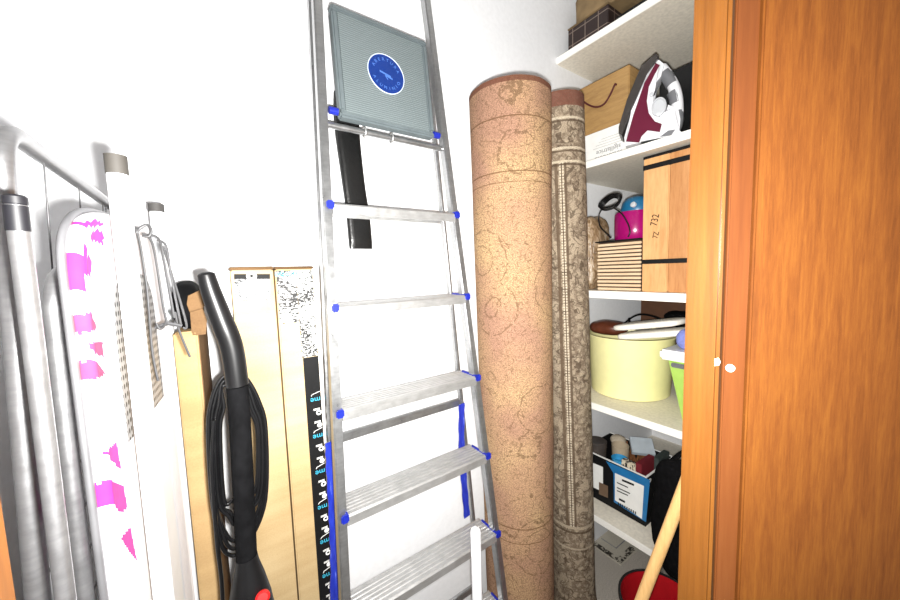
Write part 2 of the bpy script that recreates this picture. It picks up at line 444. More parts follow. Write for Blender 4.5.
def amberm():
    t = NT('brown_cellophane', 0.2); f = t.noise(t.coord((60, 60, 22)), 1.0, 4, 0.7, 1.2)
    t.col(t.ramp(f, [(0.3, srgb('#4a3524')), (0.46, srgb('#8a7052')), (0.6, srgb('#a99276')), (0.72, srgb('#d9cfbd'))])); t.bump(f, 0.7, 0.006); return t.m
M['amber'] = amberm()
M['yellow'] = plain('pale_yellow_plastic', '#efe9ac', 0.4, var=0.03)
M['towel'] = plain('cream_towel', '#f0ece2', 0.95, var=0.06, scale=200, bump=0.4)
M['brown_leather'] = plain('brown_leather', '#5a2d1c', 0.4, var=0.2, scale=40, bump=0.2)
M['hardboard'] = plain('brown_hardboard', '#4a2a12', 0.6, var=0.1)
M['green'] = plain('green_plastic', '#a5c95e', 0.4, var=0.05)
M['lilac'] = plain('lilac_cloth', '#7d86c9', 0.8, var=0.15, scale=80)
M['label_blue'] = plain('blue_print', '#1f6ea6', 0.5, var=0.12, scale=25)
M['tape'] = plain('brown_tape', '#6f5a48', 0.5, var=0.12)
M['tin'] = plain('dark_pewter', '#4e4743', 0.4, 0.3, var=0.15)
M['cup_cream'] = plain('cream_ceramic', '#a99a83', 0.4, var=0.08)
M['cup_blue'] = plain('blue_foil', '#2f86b4', 0.4, var=0.25, scale=60)
M['card_grey'] = plain('pale_grey_card', '#aab3ba', 0.6, var=0.08)
M['card_dark'] = plain('dark_green_card', '#39423f', 0.7, var=0.1)
M['book_red'] = plain('dark_red_cloth_binding', '#6e1420', 0.7, var=0.1)
M['zebra'] = printm('black_and_cream_print', '#cfc4ae', '#241f1c', (70, 70, 40), 0.5)
M['root'] = plain('brown_twigs', '#6a3f1e', 0.8, var=0.35, scale=90)
M['plush'] = plain('cream_plush', '#b5a894', 0.95, var=0.15, scale=150, bump=0.5)
M['stick'] = wood('beech_handle', [(0.2, srgb('#b58a52')), (0.5, srgb('#d0a870')), (0.8, srgb('#e0c090'))], (60, 60, 6), 0.5)
M['red_bucket'] = plain('red_plastic', '#8c0f16', 0.35, var=0.06)
M['mat'] = plain('grey_mat', '#b8b2a4', 0.9, var=0.12, scale=200)
M['mat_dark'] = printm('mat_border_pattern', '#b9b3a5', '#39342e', (70, 70, 70), 0.52)

# ------------------------------------------------------------------ the setting
XL, XR, YB, ZC = -0.30, 2.15, 0.967, 1.20
YF = 0.20
struct(MB().box((XL - .1, -1.2, -0.08), (XR + .1, YB + .1, 0)), 'floor', M['floor'])
struct(MB().box((XL - .1, YF - .1, ZC + H), (XR + .1, YB + .1, ZC + H + .08)), 'ceiling', M['ceil'])
struct(MB().box((XL - .1, YB, 0), (XR + .1, YB + .1, ZC + H)), 'wall_back', M['wall'])
struct(MB().box((XL - .1, YF - .1, 0), (XL, YB, ZC + H)), 'wall_left', M['wall'])
struct(MB().box((XR, YF - .1, 0), (XR + .1, YB, ZC + H)), 'wall_right', M['wall'])
mb = MB().box((XL, YF - .1, 0), (-0.112, YF, ZC + H)).box((0.60, YF - .03, 0), (XR, YF, ZC + H)).box((-0.112, YF - .1, 1.15 + H), (0.60, YF, ZC + H))
struct(mb, 'wall_front', M['wall'])
XJ = 0.55
struct(MB().box((-0.112, 0.06, 0), (-0.071, YF + .002, 1.15 + H), 0.003), 'trim_1', M['jamb'])
tj = struct(MB().box((XJ, 0.1652, 0), (XJ + .048, YF + .0068, 1.15 + H), 0.004), 'trim_2', M['jamb'])
# door leaf, swung open towards the hallway
ud_ = Vector((.67, -.743, 0)).normalized(); OD = Vector((XJ + .002, .162, 0))
FD = Matrix(((ud_.x, 0, -ud_.y, OD.x), (ud_.y, 0, ud_.x, OD.y), (0, 1, 0, 0), (0, 0, 0, 1)))   # local x along the leaf, y up, z into the leaf
dr = struct(MB().box((.0275, .01, -.006), (.62, 1.14 + H, .022), 0.002, FD), 'door_1', M['door'])
part(MB().box((.002, .01, .0), (.0272, 1.14 + H, .006), 0.0015, FD), 'door_lip', M['door_lip'], dr, 'smoother reddish lip along the hinge edge')
nd = Vector((ud_.y, -ud_.x, 0)); p = on_plane(730, 368, OD + nd * .0, nd)
part(MB().lathe([(0.0052, 0), (0.0050, .002), (0.003, .0032)], frame(p, ud_, (0, 0, 1)) if False else frame(p, -ud_, (0, 0, 1)) if nd.dot((-ud_).cross(Vector((0, 0, 1)))) > 0 else frame(p, ud_, (0, 0, 1)), 20), 'screw_cap', M['cap'], dr, 'round white cap')
p = on_x(717.5, 362, XJ)
part(MB().prism([(-.003, -.006), (.002, -.004), (.0035, .001), (.001, .006), (-.003, .004)], -.0004, .0006, frame((XJ - .0003, p.y, p.z), (0, -1, 0), (0, 0, 1))), 'chipped_spot', M['chip'], tj, 'pale chip on the edge')

# shelf boards
SH = [(0.843, 0.868), (0.386, 0.411), (-0.126, -0.099), (-0.586, -0.561), (-1.070, -1.046)]
XS = 1.25
names = ['topmost cream shelf board with white edge, above the wooden crate',
         'second shelf board from the top, with the steam iron standing on it',
         'middle shelf board with white edge, under the tall banded planks',
         'fourth shelf board down, carrying the pale yellow tub',
         'lowest shelf board, just above the floor, with the black cluttered box on it']
for (a, b), nm in zip(SH, names):
    t = tag(MB().box((XS + .006, YF, a + H), (XR, YB, b + H)).build('shelf_board', M['shelf']), nm, 'shelf', 'wall shelves on the right')
    part(MB().box((XS, YF, a + H - .001), (XS + .0065, YB, b + H + .0005), 0.0015), 'edge_strip', M['shelf_edge'], t, 'white front edge')

# ------------------------------------------------------------------ stepladder
t = thing('stepladder', 'aluminium stepladder with blue clips leaning closed against the white back wall', 'ladder', (0.42, 0.72, 0))
yf = lambda z: 0.79 + 0.10 * z
yr = lambda z: 0.882 + 0.045 * z
xl = lambda z: 0.2148 + 0.042 * z
xr = lambda z: 0.608 - 0.051 * z
rl = lambda z: 0.222 + 0.030 * z
rr = lambda z: 0.617 - 0.052 * z
ZT = 1.02
def bar(mb, a, b, sx, sy, bev=0.003):
    a = Vector(a); b = Vector(b); d = b - a; L = d.length
    m = frame(a, Vector((1, 0, 0)) - d.normalized() * d.normalized().x, Vector((0, 1, 0)))
    u = Vector((1, 0, 0)); u = (u - d * (u.dot(d) / d.dot(d))).normalized(); v = d.normalized().cross(u)
    m = Matrix((u, v, d.normalized())).transposed().to_4x4(); m.translation = a
    mb.box((-sx / 2, -sy / 2, 0), (sx / 2, sy / 2, L), bev, m); return mb
for fx in (xl, xr):
    sgn = -1 if fx is xl else 1
    o = part(bar(MB(), V(fx(-H) - sgn * .010, yf(-H) + .012, -H + .01), V(fx(ZT) - sgn * .010, yf(ZT) + .012, ZT), 0.021, 0.025), 'front_rail', M['alu'], t)
    part(bar(MB(), V(fx(-H) - sgn * .010, yf(-H) + .012, -H), V(fx(-H + .05) - sgn * .010, yf(-H + .05) + .012, -H + .05), 0.026, 0.032, .004), 'rubber_foot', M['blue'], o)
for fx in (rl, rr):
    sgn = -1 if fx is rl else 1
    o = part(bar(MB(), V(fx(-H) - sgn * .008, yr(-H), -H + .01), V(fx(.67) - sgn * .008, yr(.67), .67), 0.012, 0.018), 'rear_rail', M['alu'], t)
    part(bar(MB(), V(fx(-H) - sgn * .008, yr(-H), -H), V(fx(-H + .05) - sgn * .008, yr(-H + .05), -H + .05), 0.022, 0.026, .004), 'rubber_foot', M['blue'], o)
for z in (-1.05, -0.42):
    part(MB().box(V(rl(z) + .012, yr(z) - .005, z - .012), V(rr(z) - .012, yr(z) + .005, z + .012), .002), 'rear_brace', M['alu'], t)
part(MB().tube([V(xl(ZT) , yf(ZT) + .02, ZT), V(xr(ZT), yf(ZT) + .02, ZT)], 0.012, 12), 'top_rail', M['alu'], t)
SZ = [0.161, -0.0712, -0.3057, -0.5357, -0.7687, -1.000, -1.232]
for z in SZ:
    y0 = yf(z) - .010; y1 = y0 + .080; xa = xl(z) + .018; xb = xr(z) - .018
    m = MB()
    pr = [(0, -.024), (0, -.004), (.004, 0), (.010, .0), (.012, -.0015)]
    for k in range(5): pr += [(.016 + k * .012, -.0015), (.018 + k * .012, .0), (.024 + k * .012, .0), (.026 + k * .012, -.0015)]
    pr += [(.080, 0), (.080, -.020), (.077, -.020), (.077, -.004), (.004, -.005), (.004, -.024)]
    m.prism(pr, 0, xb - xa, frame(V(xa, y0, z), (0, 1, 0), (0, 0, 1)))
    s = part(m, 'step', M['alu_tread'], t, angle=25)
    for q, sg in ((xa, -1), (xb, 1)):
        mm = MB().box(V(q - .003, y0 - .002, z - .012), V(q + .003, y1 - .012, z + .004), .002)
        mm.box(V(q - .003 if sg > 0 else q - .014, y0 - .005, z - .014), V(q + .015 if sg > 0 else q + .003, y0 + .006, z + .0045), .003)
        part(mm, 'step_clip', M['blue'], s, 'blue plastic clip')
# upper cross bar with rings
z = 0.348
cb_ = part(MB().tube([V(xl(z) + .018, yf(z) + .014, z), V(xr(z) - .016, yf(z) + .014, z)], 0.0075, 14), 'cross_bar', M['alu'], t)
for px in (367, 394):
    q = on_y(px, 141, yf(z)); x = q.x
    part(MB().tube([V(x, yf(z) + .014 + .011 * math.cos(a), z + .011 * math.sin(a)) for a in (2 * PI * k / 20 for k in range(20))], 0.0022, 8, closed=True), 'ring', M['alu_tread'], cb_)
# platform, folded up
zb, zt = 0.364, 0.652
yb_, yt_ = 0.812, 0.842
fm = frame(V(0.276, yb_, zb), (1, 0, 0), V(0.302, yt_, zt) - V(0.276, yb_, zb))
pl = part(MB().prism([(.010, .008), (.243, .008), (.243, .250), (.010, .250)], -.018, -.0015, fm, .003), 'platform', M['plat'], t, 'grey ribbed platform folded upright')
rim_out = [(0, 0), (.253, 0), (.253, .262), (0, .262)]
m = MB()
for a, b in ((( -.002, -.002), (.255, .012)), ((-.002, .248), (.255, .262)), ((-.002, .0125), (.012, .2475)), ((.241, .0125), (.255, .2475))):
    m.box((a[0], a[1], -.024), (b[0], b[1], .002), .004, fm)
part(m, 'platform_rim', M['plat_rim'], pl)
for x, s in ((-.004, -1), (.257, 1)):
    part(MB().tube([fm @ Vector((x, .012, -.010)), fm @ Vector((x + s * .020, .012, -.010))], 0.0085, 14), 'hinge_cap', M['blue'], pl, 'blue hinge cap')
sc = (0.126, .134); sr = .049
circ = lambda r, n=48: [(sc[0] + r * math.cos(2 * PI * k / n), sc[1] + r * math.sin(2 * PI * k / n)) for k in range(n)]
st = part(MB().prism(circ(sr), -.0016, -.0006, fm), 'sticker', M['sticker'], pl, 'round blue sticker with white rim')
part(MB().tube([fm @ Vector((p[0], p[1], -.0006)) for p in circ(sr)], 0.0011, 6, closed=True), 'sticker_ring', M['sticker_ring'], st)
U3 = (fm.to_3x3() @ Vector((1, 0, 0))); V3 = (fm.to_3x3() @ Vector((0, 1, 0)))
m = MB()
for a, b, c, d in ((-.018, .005, .012, -.003), (-.004, -.001, .016, -.008), (-.004, -.002, .003, -.012)):
    m.prism([(sc[0] + a, sc[1] + b), (sc[0] + a, sc[1] + b - .004), (sc[0] + c, sc[1] + d - .003), (sc[0] + c, sc[1] + d + .001)], -.0007, -.0002, fm)
part(m, 'printed_figure', M['sticker_text'], st)
def arc_text(txt, r, a0, a1, flip):
    for i, ch in enumerate(txt):
        a = a0 + (a1 - a0) * i / (len(txt) - 1)
        rad = U3 * math.cos(a) + V3 * math.sin(a); tan = U3 * math.sin(a) - V3 * math.cos(a)
        u, v = (tan, rad) if not flip else (-tan, -rad)
        text_part(ch, .011, fm @ Vector((sc[0], sc[1], -.0004)) + rad * r, u, v, M['sticker_text'], st, 'printed_letter', ext=.0002)
arc_text('ABERTURA', .036, math.radians(155), math.radians(25), False)
arc_text('ALUMINIO', .036, math.radians(205), math.radians(335), True)
# blue straps between the front and rear frame
def strap(pts, wdt, wdir, name='strap'):
    P = spline(pts, 8); m = MB(); wd = Vector(wdir).normalized() * wdt / 2
    A = []
    for i, p in enumerate(P):
        tt = (P[min(i + 1, len(P) - 1)] - P[max(i - 1, 0)]).normalized(); n = tt.cross(wd).normalized() * .0012
        j = wd * (1 + .12 * math.sin(i * 1.7))
        A.append([m.b.verts.new(p + s1 * j + s2 * n) for s1, s2 in ((-1, -1), (1, -1), (1, 1), (-1, 1))])
    for a, b in zip(A, A[1:]):
        for k in range(4): m.b.faces.new((a[k], a[(k + 1) % 4], b[(k + 1) % 4], b[k]))
    m.b.faces.new(A[0][::-1]); m.b.faces.new(A[-1]); part(m, name, M['strap'], t, 'blue nylon safety strap')
strap([V(rl(-.42) + .004, yr(-.42) - .014, -.415), V(rl(-.5) + .002, yr(-.5) - .020, -.47), V(rl(-.6) + .002, yr(-.6) - .022, -.60), V(rl(-.7) + .001, yr(-.7) - .020, -.72), V(rl(-.8) - .006, yr(-.8) - .018, -.86), V(rl(-.9) + .001, yr(-.9) - .018, -.95)], .022, (1, .15, 0))
strap([V(rr(-.50) - .022, yr(-.5) - .014, -.42), V(rr(-.56) - .032, yr(-.5) - .016, -.55), V(rr(-.6) - .034, yr(-.6) - .018, -.66), V(rr(-.7) - .034, yr(-.7) - .018, -.79)], .024, (1, .15, 0))

# white pole standing in front of the ladder
xw, yw = 0.492, 0.628
t = thing('mop_handle', 'plain white round pole upright in front of the lower ladder steps', 'pole', (xw, yw, 0))
part(MB().lathe([(.0130, 0), (.0130, H - .655), (.0125, H - .645), (.010, H - .6395), (.005, H - .637)], Matrix.Translation((xw, yw, 0)), 24), 'pole', M['white_tube'], t)

# black pouch hanging on the wall behind the ladder
t = thing('hanging_pouch', 'narrow black leatherette pouch hanging on the white back wall behind the stepladder', 'pouch', V(0.36, 0.95, 0.05))
P = [on_y(*q, 0.945) for q in ((346, 95), (347, 130), (353, 180), (358, 215), (361, 249))]
pts = spline(P, 8)
m = MB(); rings = []
for i, p in enumerate(pts):
    f = i / (len(pts) - 1); hw = .033 + .001 * math.sin(9 * f); th = .013 + .003 * math.sin(5 * f + 1)
    if f > .96: th *= .6
    rings.append([m.b.verts.new(p + Vector((hw * math.copysign(abs(math.cos(a)) ** .45, math.cos(a)), th * math.copysign(abs(math.sin(a)) ** .8, math.sin(a)) - .001, 0))) for a in (2 * PI * k / 24 for k in range(24))])
for A, B in zip(rings, rings[1:]):
    for k in range(24): m.b.faces.new((A[k], A[(k + 1) % 24], B[(k + 1) % 24], B[k]))
m.b.faces.new(rings[0]); m.b.faces.new(rings[-1][::-1])
part(m, 'pouch_body', M['leather'], t, angle=60)
part(MB().tube([p + Vector((-.020, -.0105, 0)) for p in pts[2:-1]], .0016, 6), 'seam', M['leather'], t)
q = pts[0]
part(MB().tube([q + Vector((-.01, 0, -.004)), q + Vector((-.008, 0, .04)), q + Vector((.008, 0, .04)), q + Vector((.01, 0, -.004))], .002, 6), 'hanging_loop', M['leather'], t)
part(MB().tube([q + Vector((0, .021, .0405)), q + Vector((0, -.010, .0405)), q + Vector((0, -.013, .048))], .0025, 8), 'wall_hook', M['alu'], t)

# ------------------------------------------------------------------ rolled rugs
def rug(name, cx, cy, R, Ht, lean, m, label, seam, face, turns, bulge=0.0, taper=0.0, seed=0):
    t = bpy.data.objects.new  # noqa
    mb = MB(); b = mb.b; uvl = b.loops.layers.uv.new('UVMap')
    n1 = 64; N = int(n1 * turns); pitch = (R - .03) / turns; th = pitch * .82; nz = 48
    grid = []; uvs = []
    for i in range(N + 1):
        a = seam + 2 * PI * i / n1; ro = R - pitch * i / n1
        rel = ((a - face + PI) % (2 * PI)) - PI
        u = rel * R if i < n1 else a * ro
        co = []; 
        for r_ in (ro, ro - th):
            col = []
            for k in range(nz + 1):
                z = Ht * k / nz
                rr_ = r_ * (1 + taper * (z / Ht - .5)) + .0022 * mnoise.noise(Vector((math.cos(a) * 3 + seed, math.sin(a) * 3, z * 4)))
                if bulge and z < .12: rr_ += bulge * (1 - z / .12) ** 2
                col.append(b.verts.new((cx + lean[0] * z + rr_ * math.cos(a), cy + lean[1] * z + rr_ * math.sin(a), z + .001)))
            co.append(col)
        grid.append(co); uvs.append(u)
    def face_(vs4, uv4):
        f = b.faces.new(vs4)
        for l, q in zip(f.loops, uv4): l[uvl].uv = q
    for i in range(N):
        u0, u1 = uvs[i], uvs[i + 1]
        if u1 < u0 - .1: u1 = u0 + 2 * PI / n1 * R
        for k in range(nz):
            z0, z1 = Ht * k / nz, Ht * (k + 1) / nz
            for s in (0, 1):
                g = grid
                face_((g[i][s][k], g[i + 1][s][k], g[i + 1][s][k + 1], g[i][s][k + 1]), ((u0, z0), (u1, z0), (u1, z1), (u0, z1)))
        for k, z in ((0, 0), (nz, Ht)):
            face_((grid[i][0][k], grid[i + 1][0][k], grid[i + 1][1][k], grid[i][1][k]), ((u0, z), (u1, z), (u1, z), (u0, z)))
    for i in (0, N):
        for k in range(nz):
            z0, z1 = Ht * k / nz, Ht * (k + 1) / nz
            face_((grid[i][0][k], grid[i][1][k], grid[i][1][k + 1], grid[i][0][k + 1]), ((uvs[i], z0),) * 2 + ((uvs[i], z1),) * 2)
    return tag(mb.build(name, m, angle=60), label, 'rug')
rug('rolled_rug', 0.843, 0.815, 0.1305, 1.985, (-0.004, 0.004), M['rug_tan'], 'thick tan rolled rug standing on end next to the stepladder', math.radians(70), math.radians(224), 6, taper=0.10)
rug('rolled_rug', 1.173, 0.822, 0.0905, 2.035, (-0.042, 0.002), M['rug_grey'], 'slimmer grey-beige patterned rolled rug standing on end beside the shelves', math.radians(60), math.radians(216), 5, bulge=.012, seed=4)

# ------------------------------------------------------------------ tall cartons by the back wall
t = thing('tall_carton', 'tall plain kraft carton with a grey printed label at its top', 'box', (0.08, 0.93, 0), 'tall cartons against the back wall')
YC = 0.900; ZTOP = 0.016
part(MB().box(V(0.038, YC, -H), V(0.1225, YB - .004, ZTOP), .003), 'carton_body', M['kraft_pale'], t)
def sheet(mb, px, y, d=.0006):
    P = [on_y(a, b, y) for a, b in px]; O = P[0]; f = frame(O, (1, 0, 0), (0, 0, 1)); fi = f.inverted()
    mb.prism([tuple((fi @ q)[:2]) for q in P], -.0001, d, f); return mb
part(sheet(MB(), ((234, 275), (270, 275), (270, 300), (235, 301)), YC - .0008), 'printed_label', M['print_grey'], t)
part(sheet(MB(), ((234, 274), (270, 274), (270, 279), (234, 279)), YC - .0018), 'printed_strip', M['ink'], t)
part(MB().lathe([(.0105, 0), (.0105, .0008)], frame(on_y(251.5, 276, YC - .0028), (1, 0, 0), (0, 0, 1)), 24), 'ring_print', M['paper'], t)
part(MB().lathe([(.0035, 0), (.0035, .0008)], frame(on_y(251.5, 276, YC - .0038), (1, 0, 0), (0, 0, 1)), 16), 'dot_print', M['ink'], t)
part(MB().box(V(0.036, YC - .003, ZTOP - .001), V(0.1245, YB - .003, ZTOP + .006), .002), 'lid_flap', M['kraft_dark'], t)

t = thing('tall_carton', 'tall kraft carton with a black icon strip beside the ladder', 'box', (0.17, 0.93, 0), 'tall cartons against the back wall')
part(MB().box(V(0.1265, YC, -H), V(0.2125, YB - .004, ZTOP), .003), 'carton_body', M['kraft_pale'], t)
part(MB().box(V(0.1290, YC - .0012, -.115), V(0.172, YC - .0004, ZTOP - .004)), 'printed_sheet', M['print_sheet'], t)
part(MB().box(V(0.1725, YC - .0012, -.205), V(0.2105, YC - .0004, ZTOP - .004)), 'printed_diagram', M['print_diag'], t)
part(MB().box(V(0.1745, YC - .0012, -H + .01), V(0.2112, YC - .0004, -.206)), 'printed_strip', M['ink'], t, 'black strip with white icons and cyan lettering')
text_part('home', .022, V(0.150, YC - .0016, ZTOP - .014), (-1, 0, 0), (0, 0, -1), M['cyan'], t)
for k in range(12):
    m = MB()
    zc = -.318 - k * .0965
    fr = lambda z, x=0.196: frame(V(x, YC - .0014, z), (1, 0, 0), (0, 0, 1))
    m.lathe([(.0066, 0), (.0066, .0006), (.0032, .0006), (.0032, 0)], fr(zc - .035, .2035), 18, cap0=False, cap1=False)
    for dz in (-.0275, -.0245): m.box(V(.191, YC - .0018, zc + dz), V(.2065, YC - .0013, zc + dz + .0015))
    part(m, 'printed_ring', M['paper'], t, 'white ring')
    m = MB().lathe([(.0060, 0), (.0060, .0006)], fr(zc - .068, .2035), 18)
    for dz in (-.0610, -.0580): m.box(V(.191, YC - .0018, zc + dz), V(.2065, YC - .0013, zc + dz + .0015))
    part(m, 'printed_disc', M['paper'], t, 'white disc')
    m = MB()
    m.tube([V(.1875, YC - .0015, zc + .011), V(.190, YC - .0015, zc + .015), V(.198, YC - .0015, zc + .017), V(.209, YC - .0015, zc + .020)], .0008, 6)
    part(m, 'printed_swash', M['paper'], t)
    text_part('me', .020, V(.197, YC - .0016, zc), (-1, 0, 0), (0, 0, -1), M['cyan'], t)
part(MB().box(V(0.1245 + .001, YC - .002, ZTOP - .001), V(0.2145, YB - .003, ZTOP + .005), .002), 'lid_flap', M['kraft_dark'], t)

# brown carton behind the ironing board with a crumpled flap
mm = Matrix.Translation((-0.042, 0.86, 0)) @ Matrix.Rotation(math.radians(-3.5), 4, 'Z')
t = thing('brown_carton', 'worn brown cardboard carton standing behind the white ironing board legs', 'box', (-0.042, 0.86, 0))
part(MB().box((-.014, -.09, 0), (.0215, .092, H - .095), .003, mm), 'carton_body', M['kraft'], t)
part(MB().box((.0213, -.088, .001), (.0228, .09, H - .098), 0, mm), 'carton_side', M['kraft_dark'], t)  # side face covered in a darker kraft tone than the front
m = MB()
fl = [on_y(*q, .77) for q in ((188, 296), (205, 287), (208, 300), (203, 309), (190, 313), (187, 305))]
f_ = frame(fl[0], (1, 0, 0), (0, .3, 1)); fi = f_.inverted()
m.prism([tuple((fi @ q)[:2]) for q in fl], -.004, .002, f_, .001)
fl = [on_y(*q, .775) for q in ((190, 312), (203, 308), (207, 320), (206, 334), (192, 336))]
f_ = frame(fl[0], (1, 0, 0), (0, .1, 1)); fi = f_.inverted()
m.prism([tuple((fi @ q)[:2]) for q in fl], -.004, .002, f_, .001)
part(m, 'carton_flap', M['kraft_dark'], t, 'crumpled open flap')
c = on_y(182, 306, .83)
tag(MB().blob((-.040, .850, H - .050), (.025, .07, .046), 2.6, .12, 22, 3, lo=H - .0945).build('black_bag', M['black_matt'], angle=60), 'small black cloth bag lying on top of the brown carton', 'bag')

# ------------------------------------------------------------------ stick vacuum
Yv = 0.62
t = thing('stick_vacuum', 'black upright vacuum with curved handle and coiled black cable in front of the cartons', 'vacuum cleaner', (0.02, Yv, 0))
HP = [on_y(a, b, Yv) for a, b in ((206, 274), (211, 291), (221, 318), (232, 348), (237.5, 385))]
pts = spline(HP, 8); n = len(pts)
pts = [pts[0] + (pts[0] - pts[1]).normalized() * .003] + pts
part(MB().tube(pts, [.006] + [.0110 + .0045 * min(1, i / (n * .6)) for i in range(n)], 20), 'handle', M['black'], t, angle=60)
TP = [on_y(a, b, Yv) for a, b in ((237.5, 386), (241, 440), (244, 500), (246.5, 556))]
part(MB().tube(spline(TP, 4), [.0150] * 13, 20), 'tube', M['black_matt'], t)
bt = TP[-1]
bx, bz = bt.x, bt.z
prof = [(.0155, 0), (.017, -.012), (.024, -.04), (.031, -.075), (.037, -.13), (.040, -.30), (.040, -.52), (.034, -.56)]
body = part(MB().lathe([(r, z) for r, z in prof][::-1], Matrix.Translation((bx, Yv, bz)), 32), 'motor_body', M['black'], t, angle=60)
q = on_y(263, 597, Yv - .033)
part(MB().lathe([(.0105, 0), (.0105, .006), (.0075, .009)], frame(q + Vector((0, .006, -.004)), (1, -.1, 0), (0, .5, 1)), 24, ey=.9), 'power_button', M['red'], body, 'red button')
part(MB().tube([Vector((bx, Yv, bz - .54)), Vector((bx, Yv, .05))], .022, 18), 'lower_neck', M['black'], t)
part(MB().box((bx - .13, Yv - .06, 0), (bx + .13, Yv + .05, .05), .014), 'floor_head', M['black'], t)
for a, s in (((240, 380), -1), ((245, 530), 1)):
    q = on_y(*a, Yv)
    part(MB().tube([q + Vector((0, .012, 0)), q + Vector((0, .046, 0)), q + Vector((0, .048, -s * .02))], .005, 8), 'cable_hook', M['black'], t)
random.seed(5)
m = MB()
for k in range(7):
    wl = 208 + k * 2.1 + random.uniform(-1, 1); wr = 266 - k * 1.5 + random.uniform(-1, 1); bt_ = 552 - k * 8 + random.uniform(-5, 5); tp = 374 + k * 1.6
    yy = Yv + .026 + .0022 * (k % 3) + .001 * k
    wr2 = wr - .5
    loop = [(235, tp), (222, tp + 4), (wl + 4, tp + 24), (wl, 430), (wl + 4, 500), (wl + 14, bt_ - 8), (236, bt_), (250, bt_ - 14), (wr - 1, 500 - k * 3), (wr2, 430), (wr - 8, tp + 26), (246, tp + 4)]
    m.tube(spline([on_y(a, b, yy) for a, b in loop], 6, closed=True), .0031, 8, closed=True)
m.tube(spline([on_y(a, b, Yv + .02) for a, b in ((214, 420), (212, 470), (217, 540), (222, 585), (224, 640), (228, 700))], 6), .0031, 8)
part(m, 'power_cable', M['cord'], t, 'black cable wound in long loops', angle=70)

# ------------------------------------------------------------------ clothes airer at the left
t = thing('clothes_airer', 'folded grey tubular clothes airer standing on end along the left wall', 'drying rack', (-0.16, 0.65, 0))
zt_ = 0.139
A = V(-0.140, 0.474, zt_); B = V(-0.193, 0.458, -H + .009)
Cc = V(-0.140, 0.945, zt_); D = V(-0.193, 0.93, -H + .009)
part(MB().tube(fillet([B, A, Cc, D], .04, 10), .0082, 18), 'outer_frame', M['steel'], t, angle=60)
part(MB().tube([B, D], .0060, 14), 'foot_bar', M['steel'], t)
def lerpx(z): return -0.140 - 0.053 * (zt_ - z) / (zt_ + H)
for y in (.572, .695, .825, .845, .905):
    part(MB().tube([V(lerpx(zt_), y, zt_), V(lerpx(-.9), y, -.9)], .0008, 8), 'drying_wire', M['wire'], t)
part(MB().tube([V(lerpx(-.9), .464, -.9), V(lerpx(-.9), .92, -.9)], .0040, 10), 'wire_bar', M['steel'], t)
for k in range(9):
    z = -.165 - k * .0615
    part(MB().tube([V(lerpx(z) , .466, z), V(lerpx(z), .922, z)], .0012, 8), 'drying_rod', M['wire'], t)
lg = part(MB().tube([V(-0.1135, .3945, .058), V(-0.122, .400, -.9), V(-0.126, .402, -H + .006)], .0060, 18), 'leg', M['steel'], t)
part(MB().lathe([(.0055, 0), (.0064, .001), (.0064, .006), (.005, .0075)], Matrix.Translation(V(-0.1135, .3945, .0578)), 20), 'end_plug', M['plug'], lg, 'black end plug')
part(MB().tube([V(-0.1136, .3943, .0575), V(-0.1139, .3945, .039)], .0064, 18), 'leg_clip', M['plug'], lg, 'black sleeve')
lg = part(MB().tube(fillet([V(-0.147, .498, -H + .006), V(-0.1275, .496, .012), V(-0.1275, .84, .012), V(-0.147, .84, -H + .006)], .05, 10), .0070, 18), 'leg', M['steel'], t)

# ------------------------------------------------------------------ ironing board
t = thing('ironing_board', 'ironing board with pink and white cover stood upright, white legs folded, leaning by the airer', 'ironing board', (-0.09, 0.62, 0))
e0 = V(-0.1014, 0.452, 0); e1 = V(-0.0735, 0.765, 0)
ud = (e1 - e0).normalized(); UD = Vector((ud.x, ud.y, 0)); nb = UD.cross(Vector((0, 0, 1)))  # towards +x
W_ = (e1 - e0).length
zlo, ztop = -1.36, 0.078
def outline(ins):
    out = []; n = 40
    w0, w1 = ins, W_ - ins; cx_ = W_ / 2
    rx = cx_ - ins; rz = .085
    for k in range(n + 1):
        a = PI - PI * k / n
        ca, sa = math.cos(a), math.sin(a)
        out.append((cx_ + rx * math.copysign(abs(ca) ** .62, ca), ztop - ins - rz + (rz) * abs(sa) ** .62))
    return out, w0, w1
def loop(ins, off):
    top, w0, w1 = outline(ins); L = []
    zs = [zlo + ins + (ztop - .085 - ins - zlo - ins) * k / 420 for k in range(420)]
    for z in zs: L.append((w0, z))
    L += top
    for z in reversed(zs): L.append((w1, z))
    nb_ = 6
    for k in range(1, nb_): L.append((w1 + (w0 - w1) * k / nb_, zlo + ins))
    return [e0 + UD * a + Vector((0, 0, b)) + nb * off for a, b in L], L
pinks = [[(73, 223), (86, 219), (103, 223), (99, 228), (90, 226), (82, 228)], [(79, 233), (92, 229), (101, 232), (103, 239), (100, 246), (92, 241), (83, 240)],
         [(68, 264), (70, 252), (75, 243), (77, 254), (82, 255), (84, 268), (80, 276), (71, 289), (67, 284)],
         [(88, 468), (106, 450), (112, 482)], [(91, 498), (114, 499), (118, 520), (109, 531), (92, 526)], [(106, 562), (121, 540), (129, 575), (118, 573)]]
roses = [[(69, 318), (76, 314), (86, 326), (85, 334), (74, 337)], [(77, 346), (93, 344), (94, 361), (80, 360)], [(75, 364), (84, 368), (96, 378), (86, 386), (75, 384)], [(60, 455), (66, 452), (70, 470), (66, 486)]]
OB = e0 + nb * .007
def tov(poly):
    r = []
    for a, b in poly:
        L_ = 66 + (b - 228) * .092; R_ = 104 + (b - 240) * .103
        r.append((.068 * (a - L_) / (R_ - L_), on_plane(a, b, e0 + nb * .003, nb).z - H))
    return r
PK = [(tov(p), 1) for p in pinks] + [(tov(p), 2) for p in roses]
PK += [([(a, b - .62) for a, b in p], i) for p, i in PK]
